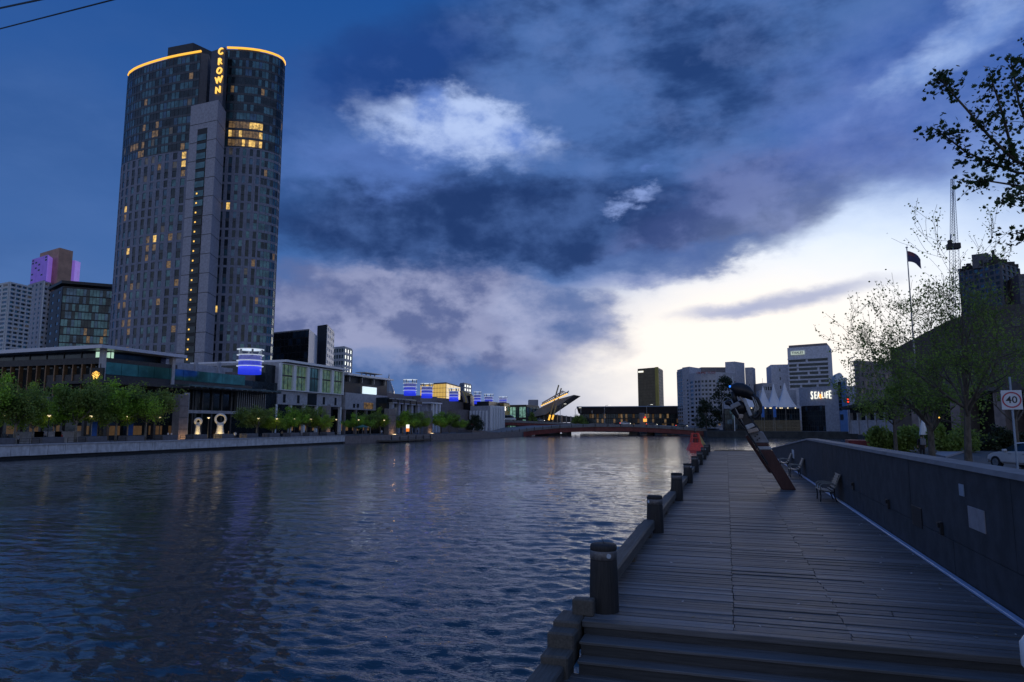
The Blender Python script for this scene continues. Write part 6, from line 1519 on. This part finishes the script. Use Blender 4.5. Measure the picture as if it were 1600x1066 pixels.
    P = [(6.5, 5), (6.5, 30), tuple(atz(1478, 716, .43).xy), tuple(atz(1520, 703, .43).xy), tuple(atz(1560, 696, .43).xy), tuple(atz(1605, 691.5, .43).xy), tuple(atz(1700, 689, .43).xy), (60, 5)]
    b = MB(); b.prism(P, .2, .432); struct(b.build('road', M_ASPH))
    Q = [tuple(atz(1462, 712, .43).xy), tuple(atz(1478, 716, .43).xy), tuple(atz(1520, 703, .43).xy), tuple(atz(1560, 696, .43).xy), tuple(atz(1605, 691.5, .43).xy), tuple(atz(1700, 689, .43).xy), tuple(atz(1700, 683, .43).xy), tuple(atz(1600, 684, .43).xy), tuple(atz(1540, 688, .43).xy), tuple(atz(1470, 700, .43).xy)]
    b = MB(); b.prism(Q, .3, .55); struct(b.build('footpath', mat('footpath_concrete', (.26, .26, .29), .7, 0, .12, 2, bump=.2)))
    # speed sign
    sg = thing('speed_sign', 'square white speed limit sign with red ring reading 40 on a grey pole', 'sign'); D = 24.0; q = atd(1581, 625, D); th = math.atan2(-q.y, -q.x)
    sg.location = (q.x, q.y, .42); sg.rotation_euler = (0, 0, YAW - .55); hw = 13.3 * D / F; hz = 15 * D / F; zc = q.z - .42
    b = MB(); b.tube([(0, .05, 0), (0, .05, atd(1576, 589, D).z - .42)], .035, 8); b.build('pole', mat('blue_grey_pole', (.26, .33, .42), .5, .4, .1, 4), sg)
    b = MB(); b.box(-hw, hw, -.004, .012, zc - hz, zc + hz); pl = b.build('plate', mat('white_sign_face', (.62, .65, .70), .5, 0, .04, 4), sg, bevel=.003)
    b = MB(); ns = 36
    for rr in (hw * .93, hw * .78):
        for k in range(ns): a_ = 6.28318 * k / ns; b.v.append((rr * math.cos(a_), -.008, zc + rr * 1.0 * math.sin(a_)))
    for k in range(ns): j = (k + 1) % ns; b.f.append((k, j, ns + j, ns + k)); b.m.append(0)
    b.build('red_ring', mat('sign_red', (.42, .04, .07), .5, 0, .05, 4), pl)
    me = text_mesh('40', hw * 1.12, .002, .004); me.materials.append(mat('sign_black', (.015, .015, .02), .5, 0, .1, 4)); o = link('numerals', me, pl, (0, -.008, zc - hw * .02)); o.rotation_euler = (R(90), 0, 0)
    # closed umbrella
    q = atd(1443, 676, 60); u = thing('closed_umbrella', 'closed white market umbrella behind the person', 'umbrella', (q.x, q.y, .42)); z1 = atd(1443, 655, 60).z - .42
    b = MB(); b.tube([(0, 0, 0), (0, 0, z1 + .15)], .035, 6); b.build('pole', M_GREYM, u); b = MB(); b.lathe([(.34, z1 - 1.35), (.26, z1 - .8), (.15, z1 - .35), (.04, z1)], 8); b.build('folded_canopy', M_WHITE, u)
    y_ = thing('garden_lamp', 'small yellow lit lamp between the tree trunks', 'lamp'); q = atd(1467.5, 652, 75); b = MB(); b.tube([(q.x, q.y, .42), (q.x, q.y, q.z)], .05, 5); b.build('pole', M_DARKG, y_); b = MB(); b.lathe([(.05, q.z - .12), (.16, q.z), (.05, q.z + .14)], 8, (q.x, q.y)); b.build('lamp_glass', M_GOLD, y_)
right_side()

# ---------------------------------------------------------------- people
def person(name, label, loc, rz, h, pose, top, bottom, skin, hair, group=None, pack=None):
    if pose == 'stand': J = {'pel': (0, 0, .53), 'chest': (0, .005, .72), 'neck': (0, 0, .83), 'hd': (0, .012, .885), 'ht': (0, .012, .965), 'sL': (-.105, 0, .80), 'eL': (-.135, .01, .63), 'hL': (-.13, .05, .47), 'sR': (.105, 0, .80), 'eR': (.135, .01, .63), 'hR': (.13, .05, .47), 'hipL': (-.05, 0, .50), 'kL': (-.055, .015, .28), 'aL': (-.055, 0, .045), 'tL': (-.06, .075, .015), 'hipR': (.05, 0, .50), 'kR': (.055, .015, .28), 'aR': (.055, 0, .045), 'tR': (.06, .075, .015)}
    else: J = {'pel': (0, 0, .52), 'chest': (0, .02, .715), 'neck': (0, .03, .825), 'hd': (0, .045, .88), 'ht': (0, .045, .96), 'sL': (-.10, .02, .795), 'eL': (-.12, -.06, .64), 'hL': (-.115, .0, .50), 'sR': (.10, .02, .795), 'eR': (.12, .09, .65), 'hR': (.115, .16, .53), 'hipL': (-.05, 0, .49), 'kL': (-.05, .11, .29), 'aL': (-.05, .14, .05), 'tL': (-.05, .215, .02), 'hipR': (.05, 0, .49), 'kR': (.05, -.02, .27), 'aR': (.05, -.15, .08), 'tR': (.05, -.10, .02)}
    E = [('pel', 'chest'), ('chest', 'neck'), ('neck', 'hd'), ('hd', 'ht'), ('chest', 'sL'), ('sL', 'eL'), ('eL', 'hL'), ('chest', 'sR'), ('sR', 'eR'), ('eR', 'hR'), ('pel', 'hipL'), ('hipL', 'kL'), ('kL', 'aL'), ('aL', 'tL'), ('pel', 'hipR'), ('hipR', 'kR'), ('kR', 'aR'), ('aR', 'tR')]
    RD = {'pel': (.085, .062), 'chest': (.088, .062), 'neck': (.032, .034), 'hd': (.042, .05), 'ht': (.040, .046), 's': (.042, .042), 'e': (.028, .028), 'h': (.022, .026), 'hip': (.056, .056), 'k': (.038, .038), 'a': (.026, .028), 't': (.022, .02)}
    names = list(J); me = bpy.data.meshes.new('body'); me.from_pydata([tuple(c * h for c in J[n]) for n in names], [(names.index(a), names.index(b)) for a, b in E], []); o = link('body', me)
    md = o.modifiers.new('s', 'SKIN'); md.use_smooth_shade = True; sv = me.skin_vertices[0].data
    for i, n in enumerate(names):
        k = n if n in RD else n[:-1]; sv[i].radius = (RD[k][0] * h, RD[k][1] * h); sv[i].use_root = n == 'pel'
    sb = o.modifiers.new('d', 'SUBSURF'); sb.levels = 2; sb.render_levels = 2
    bpy.context.view_layer.update(); m2 = bpy.data.meshes.new_from_object(o.evaluated_get(bpy.context.evaluated_depsgraph_get())); bpy.data.objects.remove(o)
    m2.materials.clear()
    for m in (top, bottom, skin, hair): m2.materials.append(m)
    for p in m2.polygons:
        c = p.center / h
        p.material_index = 3 if c.z > .925 or (c.z > .87 and c.y < .005 + J['hd'][1] - .01) else 2 if c.z > .835 else 2 if abs(c.x) > .105 and c.z < .56 and c.z > .42 else 0 if c.z > .52 or (abs(c.x) > .1 and c.z > .42) else 3 if c.z < .045 else 1
        p.use_smooth = True
    r = thing(name, label, 'person', loc, rz, group); m2.name = 'body'; link('body', m2, r)
    if pack: b = MB(); b.box(-.16, .16, -.26, -.09, .58 * h, .82 * h); b.build('backpack', pack, r, bevel=.04)
    return r
SKIN = mat('skin', (.36, .22, .16), .6, 0, .08, 8); HAIR = mat('dark_hair', (.02, .016, .014), .6, 0, .2, 20)
CL = {k: mat(k + '_cloth', c, .85, 0, .15, 6) for k, c in dict(black=(.02, .02, .024), navy=(.025, .035, .07), grey=(.22, .23, .26), white=(.6, .6, .62), red=(.3, .04, .04), denim=(.06, .09, .16), tan=(.25, .19, .13)).items()}
q = atd(1441, 700, 46); person('person', 'person in dark clothes with a pale grey backpack behind the charcoal wall', (q.x, q.y, .42), YAW - .1, 1.80, 'stand', CL['black'], CL['black'], SKIN, HAIR, None, CL['grey'])
q = atz(1358.5, 690.5, .42); q = atd(1358.5, 684, 88); person('person', 'distant person in dark clothes standing left of the hedge', (q.x, q.y, .42), 2.2, 1.75, 'stand', CL['navy'], CL['black'], SKIN, HAIR)
for i, (px, Xp, t_, b_, ps) in enumerate(((12, -96, 'black', 'navy', 'walk'), (28, -95, 'grey', 'black', 'stand'), (70, -96, 'navy', 'denim', 'walk'), (96, -97, 'red', 'black', 'stand'), (262, -95, 'white', 'navy', 'stand'), (267, -96, 'white', 'denim', 'walk'), (357, -94.5, 'black', 'denim', 'walk'), (367, -94, 'white', 'navy', 'stand'), (440, -95, 'tan', 'black', 'walk'), (520, -94, 'navy', 'black', 'stand'), (596, -90, 'white', 'denim', 'walk'), (652, -88, 'black', 'denim', 'stand'))):
    q = atx(px, 686, Xp); person('person', f'person in {t_} top and {b_} trousers {"walking" if ps == "walk" else "standing"} on the far promenade', (q.x, q.y, -.12), random.uniform(0, 6), random.uniform(1.62, 1.84), ps, CL[t_], CL[b_], SKIN, HAIR, 'people on the far promenade')['label'] += {262: ' by the pylon', 267: ' by the pylon', 367: ' near the ring', 596: ' by the stage'}.get(px, '')

# ---------------------------------------------------------------- leaning sculpture, buoy, wires
def sculpture():
    r = thing('leaning_sculpture', 'tall leaning timber column sculpture topped by a dark carved figure and curved bars', 'sculpture', (2.35, 32.3, 0))
    O = Vector((2.35, 32.3, 0))
    def W(px, py, Y=32.3): return aty(px, py, Y) - O
    RW = mat_wood('dark_red_timber', (.075, .028, .024), 'z', None, .7); GB = mat('grey_painted_timber', (.20, .21, .24), .7, 0, .2, 3); TB = mat('tan_block', (.33, .27, .23), .7, 0, .2, 4); PW = mat('pale_worn_paint', (.36, .37, .40), .7, 0, .2, 5); BK = mat('black_bronze', (.022, .022, .027), .38, .5, .3, 4)
    def slab(nm, m, l0, r0, l1, r1, dep=.62, y=32.3, bevel=.03):
        b = MB(); a, c, d, e = W(*l0, y), W(*r0, y), W(*r1, y), W(*l1, y); o = Vector((0, dep, 0)); b.hexa([a, c, c + o, a + o, e, d, d + o, e + o]); b.build(nm, m, r, bevel=bevel)
    # axis from foot (1213..1245, 766) to (1170..1190, 686)
    def L(f): return (1222.5 + (1136 - 1222.5) * f, 766 + (622 - 766) * f)
    def Rr(f): return (1244.5 + (1158 - 1244.5) * f, 766 + (622 - 766) * f)
    slab('lower_column', RW, L(0.0), Rr(0.0), L(.435), Rr(.435), .7)
    slab('white_band', PW, (L(.436)[0] - .5, L(.436)[1]), (Rr(.436)[0] + .5, Rr(.436)[1]), (L(.475)[0] - .5, L(.475)[1]), (Rr(.475)[0] + .5, Rr(.475)[1]), .74)
    slab('red_band', RW, L(.476), Rr(.476), L(.51), Rr(.51), .7)
    slab('grey_box', GB, (L(.511)[0] - .5, L(.511)[1]), (Rr(.511)[0] + 2, Rr(.511)[1]), (L(.635)[0], L(.635)[1]), (Rr(.635)[0] + 2.5, Rr(.635)[1]), .8)
    slab('tan_block', TB, (1170, 678), (1187, 674), (1167.5, 672), (1183, 668), .5, 31.9)
    slab('pale_block', PW, (1166, 673), (1180, 666), (1164, 665), (1176, 661), .6, 32.0)
    slab('dark_torso', BK, L(.637), Rr(.637), (1140, 640), (1160, 634), .75, 32.25, .06)
    slab('tan_patch', TB, (1153.5, 655), (1161, 654), (1154.5, 647), (1162, 647.5), .2, 31.95)
    slab('side_rail', BK, (1198, 726), (1202, 726), (1139.5, 630), (1142, 630), .15, 31.95)
    slab('rear_column', RW, (1201, 738.5), (1206.5, 740), (1164, 682), (1169, 679), .4, 33.2)
    slab('grey_shoulder', GB, (1142, 641), (1158, 633), (1141, 633), (1154, 627), .5, 31.9)
    def blob(nm, m, pts, rad, n=12): b = MB(); b.tube([W(px, py, y) for px, py, y in pts], rad, n); me = b.mesh(nm, m, True); link(nm, me, r)
    blob('belly', BK, [(1150, 646, 32.4), (1154, 640, 32.4), (1160, 634, 32.4), (1163, 628, 32.4)], [.18, .34, .34, .16])
    blob('carved_head', BK, [(1143, 610, 32.4), (1144.5, 608, 32.4), (1150, 608, 32.4), (1158, 609.5, 32.4), (1166, 613, 32.4), (1173, 618, 32.4), (1178, 624, 32.4)], [.06, .20, .30, .33, .30, .22, .10], 14)
    blob('neck', BK, [(1146, 612, 32.4), (1148, 622, 32.4), (1151, 634, 32.4)], [.12, .10, .14])
    slab('pale_slat', PW, (1171, 651), (1176, 649), (1160.5, 624), (1165, 622), .12, 32.0)
    slab('pale_slat', TB, (1166.5, 640), (1169, 639), (1155, 620), (1157, 619), .1, 32.2)
    for k in range(8):
        dx = k * 1.75
        blob('curved_bar', M_GREYM if k % 2 else BK, [(1166 + dx * .9, 612 + k * 1.2, 32.3 + .05 * k), (1175 + dx * .95, 621 + k * .6, 32.2), (1180 + dx * .75, 634 - k * .3, 32.2), (1177 + dx * .6, 646 - k * .8, 32.2), (1170 + dx * .35, 653 - k * .9, 32.2)], [.03, .032, .032, .03, .025], 6)
    blob('rim_bar', BK, [(1174, 616, 32.3), (1184, 624, 32.2), (1189, 634, 32.2), (1188.5, 645, 32.2), (1181, 653, 32.2), (1174, 652, 32.2)], [.09, .08, .07, .07, .06, .05], 8)
    blob('thin_frame', M_GREYM, [(1130.5, 668, 32.1), (1129.5, 640, 32.1), (1129.5, 626, 32.1), (1132, 621.5, 32.1), (1138, 621, 32.1), (1143, 626, 32.1)], [.022] * 6, 6)
    blob('thin_frame', M_GREYM, [(1142, 624, 32.05), (1150, 640, 32.05), (1164, 668, 32.05), (1172, 684, 32.05)], [.03] * 4, 6)
    blob('hook_piece', BK, [(1133, 631, 32.2), (1137, 629, 32.2), (1142, 631, 32.2), (1145, 636, 32.2)], [.06, .13, .13, .08], 8)
    for k in range(5): f = .53 + .02 * k; x0, y0 = L(f); blob('bolt', M_DARK, [(x0 + 7 + k % 2 * 5, y0 - 2, 32.29), (x0 + 7 + k % 2 * 5, y0 - 2, 32.25)], [.03, .03], 8)
sculpture()
def buoy():
    q = atz(1087, 703.5, -1.8); r = thing('red_buoy', 'red steel buoy with sloping hull and lattice cage afloat by the deck end', 'buoy', (q.x, q.y, -1.8), .3); s = 129 / F * 1.04
    b = MB(); w0, w1 = 13.2 * s, 7.5 * s; h = 11 * s
    b.hexa([(-w0, -w0 * .8, -.4), (w0, -w0 * .8, -.4), (w0, w0 * .8, -.4), (-w0, w0 * .8, -.4), (-w1, -w1 * .7, h), (w1, -w1 * .7, h), (w1, w1 * .7, h), (-w1, w1 * .7, h)]); b.build('hull', M_RED, r, bevel=.12)
    for sx in (-1, 1):
        for sy in (-1, 1): b = MB(); b.tube([(sx * w1 * .85, sy * w1 * .6, h), (sx * w1 * .55, sy * w1 * .4, h * 2.25)], .12, 6); b.build('cage_post', M_RED, r)
    for z, f in ((h * 1.6, .72), (h * 2.2, .58)): b = MB(); b.tube([(-w1 * f, -w1 * f * .7, z), (w1 * f, -w1 * f * .7, z), (w1 * f, w1 * f * .7, z), (-w1 * f, w1 * f * .7, z), (-w1 * f, -w1 * f * .7, z)], .08, 5); b.build('cage_ring', M_RED, r)
    b = MB(); b.lathe([(w1 * .45, h * .95), (w1 * .4, h * 1.4), (w1 * .2, h * 1.9), (.05, h * 2.0)], 8); b.build('bell', mat('dark_red_bell', (.16, .02, .02), .5, .2, .2, 4), r)
    b = MB(); b.lathe([(.18, h * 2.25), (.2, h * 2.5), (.06, h * 2.6)], 8); b.build('lantern', M_DARK, r)
    q = atz(1098, 700.5, -1.8); y = thing('yellow_buoy', 'yellow wedge shaped buoy floating behind the red buoy', 'buoy', (q.x, q.y, -1.8), .2); s = 140 / F
    b = MB(); b.prism([(-5 * s, -1), (6 * s, -1), (6 * s, 1), (-5 * s, 1)], -.3, 4 * s); b.build('float', mat('faded_yellow_steel', (.40, .30, .12), .6, 0, .2, 3), y)
    b = MB(); p = [(-6 * s, 4 * s), (5 * s, 4 * s), (-4.5 * s, 21 * s)]; b.v = [(x, -.35, z) for x, z in p] + [(x, .35, z) for x, z in p]; b.f = [(0, 1, 2), (5, 4, 3), (0, 3, 4, 1), (1, 4, 5, 2), (2, 5, 3, 0)]; b.m = [0] * 5; b.build('wedge_top', MATS['faded_yellow_steel'], y)
buoy()
def wires():
    for k, (a, c, rad) in enumerate((((-300, 122, 60), (175, 0.0, 30), .035), ((-300, 76, 60), (60, 0, 30), .045))):
        A = atd(*a); B = atd(*c); d = (B - A); E_ = A + d * 2.4; pts = []
        for i in range(13): f = i / 12; p = A.lerp(E_, f); p.z -= 1.1 * math.sin(math.pi * f) * 0; pts.append(p)
        b = MB(); b.tube(pts, rad, 6); o = b.build('overhead_wire', M_DARK); tag(o, ['thin overhead wire crossing the sky corner, lower of two', 'thicker overhead wire crossing the sky corner, upper of two'][k], 'wire')
    r = thing('handrail_post', 'pale handrail end post beside the steps', 'post'); q = atd(1633, 1052, 1.35); b = MB(); b.lathe([(.02, -.57), (.028, -.5), (.028, q.z), (.036, q.z + .01), (.036, q.z + .05), (.02, q.z + .075)], 14, (q.x, q.y)); b.build('post', M_WHITE, r, True)
wires()

# scattered leaf litter on the deck
def litter():
    rng = random.Random(31); b = MB()
    for k in range(170):
        x = rng.uniform(-1.5, 3.8) if k % 3 else rng.uniform(3.3, 3.82); y = 10.5 + 45 * rng.random() ** 1.7; a = rng.uniform(0, 6.28); l = rng.uniform(.015, .045)
        c, q = math.cos(a) * l, math.sin(a) * l; z = .008
        b.quad((x - c, y - q, z), (x + q * .6, y - c * .6, z + .004), (x + c, y + q, z + .012), (x - q * .6, y + c * .6, z + .002), k % 2)
    stuff(b.build('leaf_litter', [mat('dry_leaf', (.22, .17, .10), .8, 0, .3, 9), mat('pale_scrap', (.40, .40, .40), .7, 0, .2, 9)]))
litter()
